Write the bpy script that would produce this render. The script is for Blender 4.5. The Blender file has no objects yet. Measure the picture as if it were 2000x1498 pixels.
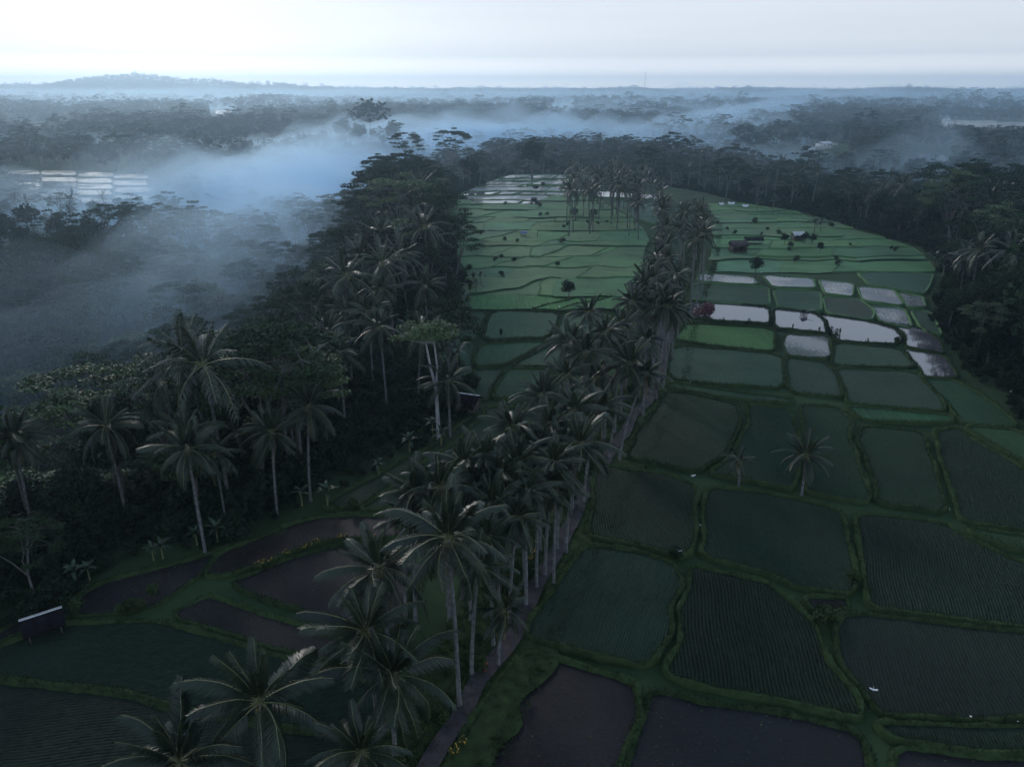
import bpy, bmesh, math, random
import numpy as np
from mathutils import Vector, Matrix, noise as mnoise

PI = math.pi
SC = bpy.context.scene
COL = SC.collection
random.seed(7)
RNG = np.random.default_rng(11)

# ------------------------------------------------------------------ camera
F_PX, CAM_H = 1510.0, 50.0
PITCH = math.atan((749 - 172) / F_PX)
cam_data = bpy.data.cameras.new('camera')
cam = bpy.data.objects.new('camera', cam_data)
COL.objects.link(cam)
cam.location = (0, 0, CAM_H)
cam.rotation_euler = (PI / 2 - PITCH, 0, 0)
cam_data.sensor_width = 36
cam_data.lens = 36 * F_PX / 2000
cam_data.clip_start = 1
cam_data.clip_end = 40000
SC.camera = cam

# ------------------------------------------------------------------ world, sun, exposure
SUN_EL, SUN_AZ = math.radians(16), math.radians(-24)     # ahead and to the left of the camera
SKY_STOPS = [(0.0, (3.0, 2.8, 2.65)), (0.035, (1.02, 1.04, 1.09)), (0.12, (0.82, 0.89, 0.98)), (0.45, (0.46, 0.60, 0.84)), (1.0, (0.14, 0.22, 0.38))]
world = bpy.data.worlds.new('World')
SC.world = world
world.use_nodes = True
wn = world.node_tree
wn.nodes.clear()
w_out = wn.nodes.new('ShaderNodeOutputWorld')
w_bg = wn.nodes.new('ShaderNodeBackground')
w_sky = wn.nodes.new('ShaderNodeTexSky')
w_sky.sky_type = 'NISHITA'
w_sky.sun_disc = False
w_sky.sun_elevation = SUN_EL
w_sky.sun_rotation = SUN_AZ
w_sky.altitude = 300
w_sky.air_density = 1.0
w_sky.dust_density = 1.2
w_sky.ozone_density = 2.5
w_hs = wn.nodes.new('ShaderNodeHueSaturation')
w_hs.inputs['Saturation'].default_value = 0.5
w_hs.inputs['Value'].default_value = 0.10
# thin high cloud: pale at the horizon, bluer and dimmer towards the zenith
w_tc = wn.nodes.new('ShaderNodeTexCoord')
w_sep = wn.nodes.new('ShaderNodeSeparateXYZ')
w_rp = wn.nodes.new('ShaderNodeValToRGB')
els = w_rp.color_ramp.elements
for _ in range(3): els.new(0.5)
for e, (p_, c_) in zip(els, SKY_STOPS):
    e.position = p_
    e.color = (*c_, 1)
w_mix = wn.nodes.new('ShaderNodeMix')
w_mix.data_type = 'RGBA'
w_mix.inputs[0].default_value = 0.9
w_bg.inputs['Strength'].default_value = 1.0
wn.links.new(w_tc.outputs['Generated'], w_sep.inputs[0])
wn.links.new(w_sep.outputs[2], w_rp.inputs[0])
wn.links.new(w_sky.outputs[0], w_hs.inputs['Color'])
wn.links.new(w_hs.outputs[0], w_mix.inputs[6])
# faint streaks of high cloud
w_map = wn.nodes.new('ShaderNodeMapping')
w_map.inputs['Scale'].default_value = (1.2, 1.2, 14)
w_no = wn.nodes.new('ShaderNodeTexNoise')
w_no.inputs['Scale'].default_value = 1.6
w_no.inputs['Detail'].default_value = 5
w_mr = wn.nodes.new('ShaderNodeMapRange')
w_mr.inputs[1].default_value, w_mr.inputs[2].default_value, w_mr.inputs[3].default_value, w_mr.inputs[4].default_value = .3, .7, .93, 1.05
w_sc = wn.nodes.new('ShaderNodeVectorMath')
w_sc.operation = 'SCALE'
wn.links.new(w_tc.outputs['Generated'], w_map.inputs[0])
wn.links.new(w_map.outputs[0], w_no.inputs[0])
wn.links.new(w_no.outputs[0], w_mr.inputs[0])
wn.links.new(w_rp.outputs[0], w_sc.inputs[0])
wn.links.new(w_mr.outputs[0], w_sc.inputs['Scale'])
wn.links.new(w_sc.outputs[0], w_mix.inputs[7])
wn.links.new(w_mix.outputs[2], w_bg.inputs['Color'])
wn.links.new(w_bg.outputs[0], w_out.inputs['Surface'])

sun_data = bpy.data.lights.new('sun', 'SUN')
sun_data.energy = 0.95
sun_data.angle = math.radians(12)
sun_data.color = (1.0, 0.93, 0.86)
sun = bpy.data.objects.new('sun', sun_data)
COL.objects.link(sun)
sd = Vector((math.sin(SUN_AZ) * math.cos(SUN_EL + .1), math.cos(SUN_AZ) * math.cos(SUN_EL + .1), math.sin(SUN_EL + .1)))
sun.rotation_euler = (-sd).to_track_quat('-Z', 'Y').to_euler()

SC.view_settings.view_transform = 'Standard'
SC.view_settings.look = 'None'
SC.view_settings.gamma = 1.0
SC.view_settings.use_curve_mapping = False
SC.view_settings.exposure = 0.0
SC.render.engine = 'CYCLES'
SC.cycles.use_denoising = True
SC.cycles.max_bounces = 7
SC.cycles.diffuse_bounces = 2
SC.cycles.glossy_bounces = 2
SC.cycles.transmission_bounces = 1
SC.cycles.transparent_max_bounces = 40
SC.cycles.volume_bounces = 6

# ------------------------------------------------------------------ projection between photograph and ground
CP, SP = math.cos(PITCH), math.sin(PITCH)


def zplat(y):
    return 0.0 if y < 150 else 0.011 * (y - 150)


def ray(u, v):
    a, b = (u - 1000) / F_PX, (749 - v) / F_PX
    return a, CP + b * SP, -SP + b * CP


def at(u, v, z=0.0):
    """world point of pixel (u, v) of the 2000 px photograph on the level z"""
    dx, dy, dz = ray(u, v)
    t = (z - CAM_H) / dz
    return Vector((dx * t, dy * t, z))


def ground_at(u, v):
    z = 0.0
    for _ in range(6):
        p = at(u, v, z)
        z = zplat(p.y)
    return at(u, v, z)


def at_depth(u, v, y):
    dx, dy, dz = ray(u, v)
    t = y / dy
    return Vector((dx * t, y, CAM_H + dz * t))


def to_px(x, y, z):
    zc = z - CAM_H
    f = y * CP - zc * SP
    if f < 1:
        return None
    return 1000 + F_PX * x / f, 749 - F_PX * (y * SP + zc * CP) / f


# ------------------------------------------------------------------ object helpers
def tag(o, label=None, cat=None, group=None, kind=None):
    if label: o['label'] = label
    if cat: o['category'] = cat
    if group: o['group'] = group
    if kind: o['kind'] = kind
    return o


def link(name, data, parent=None):
    o = bpy.data.objects.new(name, data)
    COL.objects.link(o)
    if parent is not None:
        o.parent = parent
    return o


def empty(name, loc, rz=0.0, sc=1.0):
    o = bpy.data.objects.new(name, None)
    o.empty_display_size = 0.5
    COL.objects.link(o)
    o.location = loc
    o.rotation_euler = (0, 0, rz)
    o.scale = (sc, sc, sc) if not hasattr(sc, '__len__') else sc
    return o


class Geo:
    """collects vertices and faces; builds one mesh"""
    def __init__(self):
        self.v, self.f, self.m, self.n = [], [], [], 0

    def add(self, verts, faces, mi=0):
        verts = np.asarray(verts, dtype=np.float32)
        faces = np.asarray(faces, dtype=np.int32)
        self.v.append(verts)
        self.f.append(faces + self.n)
        self.m.append(np.full(len(faces), mi, dtype=np.int32))
        self.n += len(verts)

    def tris(self):
        return sum(len(f) * (f.shape[1] - 2) for f in self.f)

    def mesh(self, name, mats, smooth=False):
        me = bpy.data.meshes.new(name)
        v = np.concatenate(self.v)
        me.vertices.add(len(v))
        me.vertices.foreach_set('co', v.ravel())
        starts, loops, mis, s = [], [], [], 0
        for f, m in zip(self.f, self.m):
            k = f.shape[1]
            loops.append(f.ravel())
            starts.append(s + np.arange(len(f)) * k)
            s += f.size
            mis.append(m)
        loops = np.concatenate(loops)
        starts = np.concatenate(starts)
        me.loops.add(len(loops))
        me.loops.foreach_set('vertex_index', loops)
        me.polygons.add(len(starts))
        me.polygons.foreach_set('loop_start', starts)
        me.polygons.foreach_set('material_index', np.concatenate(mis))
        if smooth:
            me.polygons.foreach_set('use_smooth', np.ones(len(starts), dtype=bool))
        me.update(calc_edges=True)
        me.validate()
        for mm in (mats if isinstance(mats, (list, tuple)) else [mats]):
            me.materials.append(mm)
        return me


def tube(g, pts, rads, n=6, mi=0):
    pts = [Vector(p) for p in pts]
    vs = []
    for i, p in enumerate(pts):
        d = (pts[min(i + 1, len(pts) - 1)] - pts[max(i - 1, 0)]).normalized()
        a = d.orthogonal().normalized() if abs(d.z) < .99 else Vector((1, 0, 0))
        if i and abs(d.z) < .99:
            a = (prev - d * prev.dot(d)).normalized()
        elif abs(d.z) >= .99:
            a = (Vector((1, 0, 0)) - d * d.x).normalized()
        prev = a
        b = d.cross(a)
        for k in range(n):
            t = 2 * PI * k / n
            vs.append(p + (a * math.cos(t) + b * math.sin(t)) * rads[i])
    fs = []
    for i in range(len(pts) - 1):
        for k in range(n):
            k2 = (k + 1) % n
            fs.append((i * n + k, i * n + k2, (i + 1) * n + k2, (i + 1) * n + k))
    g.add([tuple(v) for v in vs], fs, mi)


def box(g, c, s, rz=0.0, mi=0, rx=0.0):
    m = Matrix.Translation(c) @ Matrix.Rotation(rz, 4, 'Z') @ Matrix.Rotation(rx, 4, 'X')
    vs = [tuple(m @ Vector((x * s[0] / 2, y * s[1] / 2, z * s[2] / 2))) for x in (-1, 1) for y in (-1, 1) for z in (-1, 1)]
    g.add(vs, [(0, 1, 3, 2), (4, 6, 7, 5), (0, 4, 5, 1), (2, 3, 7, 6), (0, 2, 6, 4), (1, 5, 7, 3)], mi)


def ball(g, c, r, n=8, m=6, mi=0, mat=None):
    vs = []
    for i in range(m + 1):
        th = PI * i / m
        for k in range(n):
            ph = 2 * PI * k / n
            p = Vector((r[0] * math.sin(th) * math.cos(ph), r[1] * math.sin(th) * math.sin(ph), r[2] * math.cos(th)))
            if mat is not None: p = mat @ p
            vs.append(tuple(p + Vector(c)))
    fs = [(i * n + k, i * n + (k + 1) % n, (i + 1) * n + (k + 1) % n, (i + 1) * n + k) for i in range(m) for k in range(n)]
    g.add(vs, fs, mi)


# ------------------------------------------------------------------ materials
def nm(name):
    m = bpy.data.materials.new(name)
    m.use_nodes = True
    t = m.node_tree
    b = t.nodes['Principled BSDF']
    return m, t, b


def N(t, typ, **kw):
    n = t.nodes.new(typ)
    for k, v in kw.items():
        if k in n.inputs: n.inputs[k].default_value = v
        else: setattr(n, k, v)
    return n


def ramp(t, stops, src, interp='LINEAR'):
    r = t.nodes.new('ShaderNodeValToRGB')
    r.color_ramp.interpolation = interp
    e = r.color_ramp.elements
    while len(e) < len(stops): e.new(0.5)
    for k, (p, c) in enumerate(stops):
        e[k].position = p
        e[k].color = (*c, 1) if len(c) == 3 else c
    t.links.new(src, r.inputs[0])
    return r.outputs[0]


def leaf_mat(name, dark, light, rough=0.5, scale=0.6, spec=0.5, trans=0.0):
    m, t, b = nm(name)
    geo = N(t, 'ShaderNodeNewGeometry')
    oi = N(t, 'ShaderNodeObjectInfo')
    no = N(t, 'ShaderNodeTexNoise', Scale=scale, Detail=2.0)
    t.links.new(geo.outputs['Position'], no.inputs['Vector'])
    add = N(t, 'ShaderNodeMath', operation='MULTIPLY_ADD')
    t.links.new(oi.outputs['Random'], add.inputs[0]); add.inputs[1].default_value = 0.45
    t.links.new(no.outputs[0], add.inputs[2])
    add2 = N(t, 'ShaderNodeMath', operation='MULTIPLY_ADD')
    t.links.new(geo.outputs['Random Per Island'], add2.inputs[0]); add2.inputs[1].default_value = 0.3
    t.links.new(add.outputs[0], add2.inputs[2])
    c = ramp(t, [(0.45, dark), (1.05 if False else 1.0, light)], add2.outputs[0])
    t.links.new(c, b.inputs['Base Color'])
    b.inputs['Roughness'].default_value = rough
    b.inputs['Specular IOR Level'].default_value = spec
    if trans:
        tr = N(t, 'ShaderNodeBsdfTranslucent')
        mx = N(t, 'ShaderNodeMixShader')
        mx.inputs[0].default_value = trans
        t.links.new(c, tr.inputs[0])
        t.links.new(b.outputs[0], mx.inputs[1]); t.links.new(tr.outputs[0], mx.inputs[2])
        t.links.new(mx.outputs[0], t.nodes['Material Output'].inputs[0])
    return m


def simple(name, col, rough=0.7, var=0.3, scale=3.0, spec=0.4, metal=0.0):
    m, t, b = nm(name)
    geo = N(t, 'ShaderNodeNewGeometry')
    no = N(t, 'ShaderNodeTexNoise', Scale=scale, Detail=4.0)
    t.links.new(geo.outputs['Position'], no.inputs['Vector'])
    c = ramp(t, [(0.3, tuple(x * (1 - var) for x in col)), (0.7, tuple(min(1, x * (1 + var)) for x in col))], no.outputs[0])
    t.links.new(c, b.inputs['Base Color'])
    b.inputs['Roughness'].default_value = rough
    b.inputs['Specular IOR Level'].default_value = spec
    b.inputs['Metallic'].default_value = metal
    return m


M = {}
M['frond'] = leaf_mat('palm_frond', (0.006, 0.013, 0.008), (0.027, 0.044, 0.020), 0.42, 0.35, 0.5)
M['dry_frond'] = leaf_mat('dry_palm_frond', (0.10, 0.075, 0.045), (0.28, 0.22, 0.13), 0.6, 0.5, 0.4)
M['rib'] = simple('palm_rib', (0.18, 0.19, 0.09), 0.45)
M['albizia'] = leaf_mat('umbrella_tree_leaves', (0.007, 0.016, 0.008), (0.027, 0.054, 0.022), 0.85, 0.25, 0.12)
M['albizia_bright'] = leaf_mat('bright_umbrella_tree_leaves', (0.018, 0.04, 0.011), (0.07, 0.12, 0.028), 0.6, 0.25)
M['broad'] = leaf_mat('broad_leaves', (0.004, 0.010, 0.006), (0.018, 0.036, 0.017), 0.85, 0.3, 0.12)
M['banana'] = leaf_mat('banana_leaves', (0.010, 0.026, 0.012), (0.034, 0.070, 0.028), 0.45, 0.5, 0.5)
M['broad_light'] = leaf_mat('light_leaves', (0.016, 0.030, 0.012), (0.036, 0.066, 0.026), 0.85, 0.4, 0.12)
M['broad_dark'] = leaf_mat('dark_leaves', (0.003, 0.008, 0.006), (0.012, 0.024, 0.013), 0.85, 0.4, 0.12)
M['red_leaf'] = leaf_mat('red_leaves', (0.05, 0.015, 0.02), (0.14, 0.04, 0.05), 0.5, 0.8)
M['yellow'] = simple('yellow_flowers', (0.55, 0.33, 0.04), 0.6)
M['bark'] = simple('bark', (0.10, 0.09, 0.08), 0.85, 0.4, 2.0)
M['pale_bark'] = simple('pale_bark', (0.12, 0.12, 0.115), 0.8, 0.45, 1.2)
M['white_bark'] = simple('white_bark', (0.45, 0.45, 0.45), 0.8, 0.35, 1.2)
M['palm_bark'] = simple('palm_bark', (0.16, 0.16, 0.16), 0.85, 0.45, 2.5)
M['shade_bark'] = simple('shaded_palm_bark', (0.11, 0.11, 0.105), 0.85, 0.45, 2.5)  # palm bark with shade put into the colour, for woodland trunks
M['coconut'] = simple('coconut_husk', (0.16, 0.13, 0.05), 0.6)


def rice_mat():
    m, t, b = nm('rice')
    oi = N(t, 'ShaderNodeObjectInfo')
    geo = N(t, 'ShaderNodeNewGeometry')
    uv = N(t, 'ShaderNodeUVMap', uv_map='rows')
    # broad patches and fine streaks
    n1 = N(t, 'ShaderNodeTexNoise', Scale=0.07, Detail=5.0, Roughness=0.6)
    t.links.new(geo.outputs['Position'], n1.inputs['Vector'])
    mp = N(t, 'ShaderNodeMapping'); mp.inputs['Scale'].default_value = (0.12, 1.6, 1)
    t.links.new(uv.outputs[0], mp.inputs[0])
    n2 = N(t, 'ShaderNodeTexNoise', Scale=1.0, Detail=3.0)
    t.links.new(mp.outputs[0], n2.inputs['Vector'])
    n3 = N(t, 'ShaderNodeTexNoise', Scale=2.2, Detail=4.0, Roughness=0.7)
    t.links.new(geo.outputs['Position'], n3.inputs['Vector'])
    s1 = N(t, 'ShaderNodeMath', operation='ADD'); t.links.new(n1.outputs[0], s1.inputs[0]); t.links.new(n2.outputs[0], s1.inputs[1])
    s2 = N(t, 'ShaderNodeMath', operation='ADD'); t.links.new(s1.outputs[0], s2.inputs[0]); t.links.new(n3.outputs[0], s2.inputs[1])
    mr = N(t, 'ShaderNodeMapRange'); t.links.new(s2.outputs[0], mr.inputs[0])
    mr.inputs[1].default_value = 1.0; mr.inputs[2].default_value = 2.0; mr.inputs[3].default_value = 0.35; mr.inputs[4].default_value = 1.65
    mul = N(t, 'ShaderNodeVectorMath', operation='SCALE')
    t.links.new(oi.outputs['Color'], mul.inputs[0]); t.links.new(mr.outputs[0], mul.inputs['Scale'])
    t.links.new(mul.outputs[0], b.inputs['Base Color'])
    b.inputs['Roughness'].default_value = 0.75
    b.inputs['Specular IOR Level'].default_value = 0.25
    bp = N(t, 'ShaderNodeBump', Strength=0.5, Distance=0.3)
    t.links.new(n3.outputs[0], bp.inputs['Height'])
    t.links.new(bp.outputs[0], b.inputs['Normal'])
    return m


def seedling_mat():
    """standing water between pale lines of seedlings: rows come from the uv map, in metres"""
    m, t, b = nm('seedlings_in_water')
    oi = N(t, 'ShaderNodeObjectInfo')
    uv = N(t, 'ShaderNodeUVMap', uv_map='rows')
    geo = N(t, 'ShaderNodeNewGeometry')
    sep = N(t, 'ShaderNodeSeparateXYZ'); t.links.new(uv.outputs[0], sep.inputs[0])
    nd = N(t, 'ShaderNodeTexNoise', Scale=0.35, Detail=3.0); t.links.new(geo.outputs['Position'], nd.inputs['Vector'])
    ad = N(t, 'ShaderNodeMath', operation='MULTIPLY_ADD'); t.links.new(nd.outputs[0], ad.inputs[0]); ad.inputs[1].default_value = 0.8
    t.links.new(sep.outputs[1], ad.inputs[2])
    w = N(t, 'ShaderNodeMath', operation='MULTIPLY'); t.links.new(ad.outputs[0], w.inputs[0]); w.inputs[1].default_value = 2 * PI / 1.05
    si = N(t, 'ShaderNodeMath', operation='SINE'); t.links.new(w.outputs[0], si.inputs[0])
    n2 = N(t, 'ShaderNodeTexNoise', Scale=1.8, Detail=5.0, Roughness=0.7); t.links.new(geo.outputs['Position'], n2.inputs['Vector'])
    n1 = N(t, 'ShaderNodeTexNoise', Scale=0.09, Detail=3.0); t.links.new(geo.outputs['Position'], n1.inputs['Vector'])
    a = N(t, 'ShaderNodeMath', operation='MULTIPLY_ADD'); t.links.new(si.outputs[0], a.inputs[0]); a.inputs[1].default_value = 0.03
    t.links.new(n2.outputs[0], a.inputs[2])
    a2 = N(t, 'ShaderNodeMath', operation='ADD'); t.links.new(a.outputs[0], a2.inputs[0]); t.links.new(n1.outputs[0], a2.inputs[1])
    fac = N(t, 'ShaderNodeMapRange'); t.links.new(a2.outputs[0], fac.inputs[0])
    fac.inputs[1].default_value = 0.75; fac.inputs[2].default_value = 1.1
    mix = N(t, 'ShaderNodeMix', data_type='RGBA')
    t.links.new(fac.outputs[0], mix.inputs[0])
    t.links.new(oi.outputs['Color'], mix.inputs[6]); mix.inputs[7].default_value = (0.05, 0.055, 0.05, 1)
    t.links.new(mix.outputs[2], b.inputs['Base Color'])
    rr = N(t, 'ShaderNodeMapRange'); t.links.new(fac.outputs[0], rr.inputs[0]); rr.inputs[3].default_value = 0.8; rr.inputs[4].default_value = 0.12
    t.links.new(rr.outputs[0], b.inputs['Roughness'])
    return m


def mud_mat():
    m, t, b = nm('mud')
    oi = N(t, 'ShaderNodeObjectInfo')
    geo = N(t, 'ShaderNodeNewGeometry')
    n1 = N(t, 'ShaderNodeTexNoise', Scale=0.12, Detail=6.0, Roughness=0.65); t.links.new(geo.outputs['Position'], n1.inputs['Vector'])
    n2 = N(t, 'ShaderNodeTexNoise', Scale=2.5, Detail=5.0, Roughness=0.7); t.links.new(geo.outputs['Position'], n2.inputs['Vector'])
    s = N(t, 'ShaderNodeMath', operation='ADD'); t.links.new(n1.outputs[0], s.inputs[0]); t.links.new(n2.outputs[0], s.inputs[1])
    mr = N(t, 'ShaderNodeMapRange'); t.links.new(s.outputs[0], mr.inputs[0])
    mr.inputs[1].default_value = 0.75; mr.inputs[2].default_value = 1.25; mr.inputs[3].default_value = 0.35; mr.inputs[4].default_value = 1.7
    mul = N(t, 'ShaderNodeVectorMath', operation='SCALE')
    t.links.new(oi.outputs['Color'], mul.inputs[0]); t.links.new(mr.outputs[0], mul.inputs['Scale'])
    t.links.new(mul.outputs[0], b.inputs['Base Color'])
    b.inputs['Roughness'].default_value = 0.6
    b.inputs['Specular IOR Level'].default_value = 0.3
    bp = N(t, 'ShaderNodeBump', Strength=0.5, Distance=0.15)
    t.links.new(n2.outputs[0], bp.inputs['Height']); t.links.new(bp.outputs[0], b.inputs['Normal'])
    return m


def water_mat():
    m, t, b = nm('paddy_water')
    geo = N(t, 'ShaderNodeNewGeometry')
    n1 = N(t, 'ShaderNodeTexNoise', Scale=0.22, Detail=5.0, Roughness=0.6); t.links.new(geo.outputs['Position'], n1.inputs['Vector'])
    c = ramp(t, [(0.4, (0.07, 0.068, 0.075)), (0.6, (0.10, 0.095, 0.10)), (0.7, (0.09, 0.07, 0.065))], n1.outputs[0])
    t.links.new(c, b.inputs['Base Color'])
    r = ramp(t, [(0.6, (0.04,) * 3), (0.74, (0.3,) * 3)], n1.outputs[0])
    t.links.new(r, b.inputs['Roughness'])
    b.inputs['IOR'].default_value = 1.9
    n2 = N(t, 'ShaderNodeTexNoise', Scale=1.2, Detail=3.0); t.links.new(geo.outputs['Position'], n2.inputs['Vector'])
    bp = N(t, 'ShaderNodeBump', Strength=0.05, Distance=0.1)
    t.links.new(n2.outputs[0], bp.inputs['Height']); t.links.new(bp.outputs[0], b.inputs['Normal'])
    return m


M['rice'] = rice_mat()
M['seedling'] = seedling_mat()
M['mud'] = mud_mat()
M['water'] = water_mat()
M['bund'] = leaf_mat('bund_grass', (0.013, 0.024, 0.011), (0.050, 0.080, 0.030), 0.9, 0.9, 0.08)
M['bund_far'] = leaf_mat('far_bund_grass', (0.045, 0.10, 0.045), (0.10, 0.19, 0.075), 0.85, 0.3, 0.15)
M['bund_dry'] = leaf_mat('dry_bund_grass', (0.08, 0.09, 0.045), (0.2, 0.2, 0.1), 0.8, 0.9, 0.2)
M['path'] = simple('dirt_path', (0.05, 0.045, 0.047), 0.9, 0.35, 0.8)
M['white'] = simple('white_feathers', (0.8, 0.8, 0.8), 0.6, 0.05)
M['bill'] = simple('yellow_bill', (0.5, 0.35, 0.08), 0.5)
M['dark'] = simple('dark_legs', (0.03, 0.03, 0.03), 0.5)
M['roof_dark'] = simple('dark_roof', (0.013, 0.012, 0.016), 0.95, 0.3, 1.5, 0.05)
M['roof_rust'] = simple('rusty_roof', (0.055, 0.038, 0.036), 0.8, 0.4, 1.0)
M['roof_zinc'] = simple('zinc_roof', (0.62, 0.64, 0.66), 0.35, 0.12, 1.0)
M['timber'] = simple('weathered_timber', (0.12, 0.10, 0.085), 0.8)
M['orange'] = simple('orange_cloth', (0.22, 0.07, 0.04), 0.7)
M['blue_tarp'] = simple('blue_tarp', (0.12, 0.2, 0.35), 0.5)
M['steel'] = simple('galvanised_steel', (0.4, 0.42, 0.45), 0.5)
M['canvas'] = simple('white_sheeting', (0.75, 0.76, 0.76), 0.6, 0.08)
M['rubber'] = simple('black_rubber', (0.02, 0.02, 0.02), 0.6)


def terrain_mat():
    m, t, b = nm('terrain_ground')
    geo = N(t, 'ShaderNodeNewGeometry')
    n1 = N(t, 'ShaderNodeTexNoise', Scale=0.05, Detail=8.0, Roughness=0.65); t.links.new(geo.outputs['Position'], n1.inputs['Vector'])
    c = ramp(t, [(0.3, (0.022, 0.040, 0.018)), (0.6, (0.045, 0.082, 0.034)), (0.8, (0.07, 0.10, 0.045))], n1.outputs[0])
    t.links.new(c, b.inputs['Base Color'])
    b.inputs['Roughness'].default_value = 0.9
    b.inputs['Specular IOR Level'].default_value = 0.1
    bp = N(t, 'ShaderNodeBump', Strength=0.8, Distance=1.0)
    t.links.new(n1.outputs[0], bp.inputs['Height']); t.links.new(bp.outputs[0], b.inputs['Normal'])
    return m


M['terrain'] = terrain_mat()

# ------------------------------------------------------------------ terrain
PLAT_PX = [(-400, 1600), (-60, 1290), (60, 1195), (150, 1155), (300, 1085), (470, 1040), (600, 985), (720, 930), (850, 862), (925, 805), (905, 730),
           (888, 650), (905, 580), (890, 500), (868, 425), (885, 388), (960, 352), (1040, 338), (1130, 338), (1230, 350), (1380, 375),
           (1450, 396), (1560, 412), (1680, 448), (1790, 480), (1850, 520), (1830, 575), (1820, 620), (1862, 690), (1905, 745), (2010, 830), (2200, 980), (2700, 1300)]
PLAT = [ground_at(u, v).xy for u, v in PLAT_PX]
PLAT += [Vector((PLAT[-1].x, -300)), Vector((PLAT[0].x, -300))]
PL = np.array([[p.x, p.y] for p in PLAT])


def poly_dist(P, poly, closed=True):
    """signed distance of the points P (n,2) to a polygon: negative inside"""
    n = len(poly)
    d = np.full(len(P), 1e9)
    ins = np.zeros(len(P), dtype=bool)
    for i in range(n if closed else n - 1):
        a, b = poly[i], poly[(i + 1) % n]
        ab = b - a
        t = np.clip(((P - a) @ ab) / (ab @ ab + 1e-9), 0, 1)
        q = P - (a + t[:, None] * ab)
        d = np.minimum(d, np.hypot(q[:, 0], q[:, 1]))
        if closed:
            c = ((a[1] > P[:, 1]) != (b[1] > P[:, 1]))
            xs = (b[0] - a[0]) * (P[:, 1] - a[1]) / (b[1] - a[1] + 1e-12) + a[0]
            ins ^= c & (P[:, 0] < xs)
    return np.where(ins, -d, d) if closed else d


RAV_L = np.array([list(at(u, v, -38).xy) for u, v in [(900, 330), (740, 345), (640, 385), (560, 440), (480, 520), (400, 590), (300, 670), (180, 750), (0, 835), (-300, 930)]])
RAV_R = np.array([list(at(u, v, -35).xy) for u, v in [(1100, 322), (1350, 335), (1500, 372), (1700, 422), (1900, 490), (2200, 600)]])
_ph = RNG.uniform(0, 2 * PI, (24, 1))
_fr = np.concatenate([RNG.normal(size=(8, 2)) / 420, RNG.normal(size=(8, 2)) / 150, RNG.normal(size=(8, 2)) / 60])
_am = np.array([3.0] * 8 + [1.2] * 8 + [.5] * 8)


def wavy(P):
    return (_am[:, None] * np.sin(_fr @ P.T * 2 * PI * .5 + _ph)).sum(0) / 3


def smooth(x):
    x = np.clip(x, 0, 1)
    return x * x * (3 - 2 * x)


def T(P):
    """height of the ground at the points P (n,2)"""
    P = np.asarray(P, dtype=float)
    x, y = P[:, 0], P[:, 1]
    R = np.hypot(x, y)
    far = smooth((R - 500) / 1500)
    base = -13 + wavy(P) * (0.8 + 1.6 * far) - 6 * far
    # wooded rises on the horizon
    hx, hy = -2450, 5200
    base += 88 * np.exp(-(((x - hx) / 420) ** 2 + ((y - hy) / 500) ** 2)) + 45 * np.exp(-(((x - hx - 800) / 500) ** 2 + ((y - hy) / 500) ** 2))
    base += 30 * np.exp(-(((x - hx + 1100) / 900) ** 2 + ((y - hy - 300) / 500) ** 2))
    base += 28 * smooth((R - 3800) / 2200)
    dl = poly_dist(P, RAV_L, False)
    dr = poly_dist(P, RAV_R, False)
    base = base + (-40 - base) * np.exp(-(dl / (66 + 34 * smooth((y - 300) / 200))) ** 2)
    base = base + (-36 - base) * np.exp(-(dr / 60) ** 2)
    base += np.maximum(0, -6 - base) * np.exp(-(((x + 158) / 60) ** 2 + ((y - 905) / 70) ** 2))
    d = poly_dist(P, PL)
    # left: shelf, steep side and floor of the gully; right: wider shelf
    lw = smooth((-x + 5) / 30) * smooth((470 - y) / 120)
    prof = np.interp(d, [0, 26, 62, 112, 150, 210], [-2.5, -5, -42, -42, -24, -15])
    prof = np.where(d > 100, prof * smooth((y - 190) / 70) - 42 * (1 - smooth((y - 190) / 70)), prof)
    base = base * (1 - lw) + prof * lw
    rw = smooth((x - 30) / 40) * smooth((420 - y) / 100)
    base = base * (1 - rw) + np.interp(d, [0, 45, 110, 200], [-1.5, -3, -28, -20]) * rw
    zp = np.where(y < 150, 0, 0.011 * (y - 150)) - 0.7 + .35 * smooth((y - 170) / 20) + .3 * smooth((x - 6) / 8) * smooth((165 - y) / 15)
    k = smooth((d + 1) / 30)
    return zp * (1 - k) + base * k


def Tz(x, y):
    return float(T(np.array([[x, y]]))[0])


def build_terrain():
    na, nr = 520, 250
    ang = np.linspace(-PI, PI, na, endpoint=False)
    rr = 12 * (8000 / 12) ** (np.arange(nr) / (nr - 1))
    A, R = np.meshgrid(ang, rr)
    P = np.stack([(R * np.sin(A)).ravel(), (R * np.cos(A)).ravel()], 1)
    z = T(P)
    v = np.column_stack([P, z])
    v = np.vstack([v, [[0, 0, -0.7]]])
    i = np.arange(nr - 1)[:, None] * na + np.arange(na)[None, :]
    j = np.arange(nr - 1)[:, None] * na + (np.arange(na)[None, :] + 1) % na
    f = np.stack([i, j, j + na, i + na], -1).reshape(-1, 4)[:, ::-1]
    g = Geo()
    g.add(v, f)
    c = len(v) - 1
    g.f.append(np.array([[c, (k + 1) % na, k] for k in range(na)])[:, ::-1].astype(np.int32)); g.m.append(np.zeros(na, np.int32))
    o = link('terrain', g.mesh('terrain', M['terrain'], True))
    tag(o, kind='structure')


build_terrain()

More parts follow.
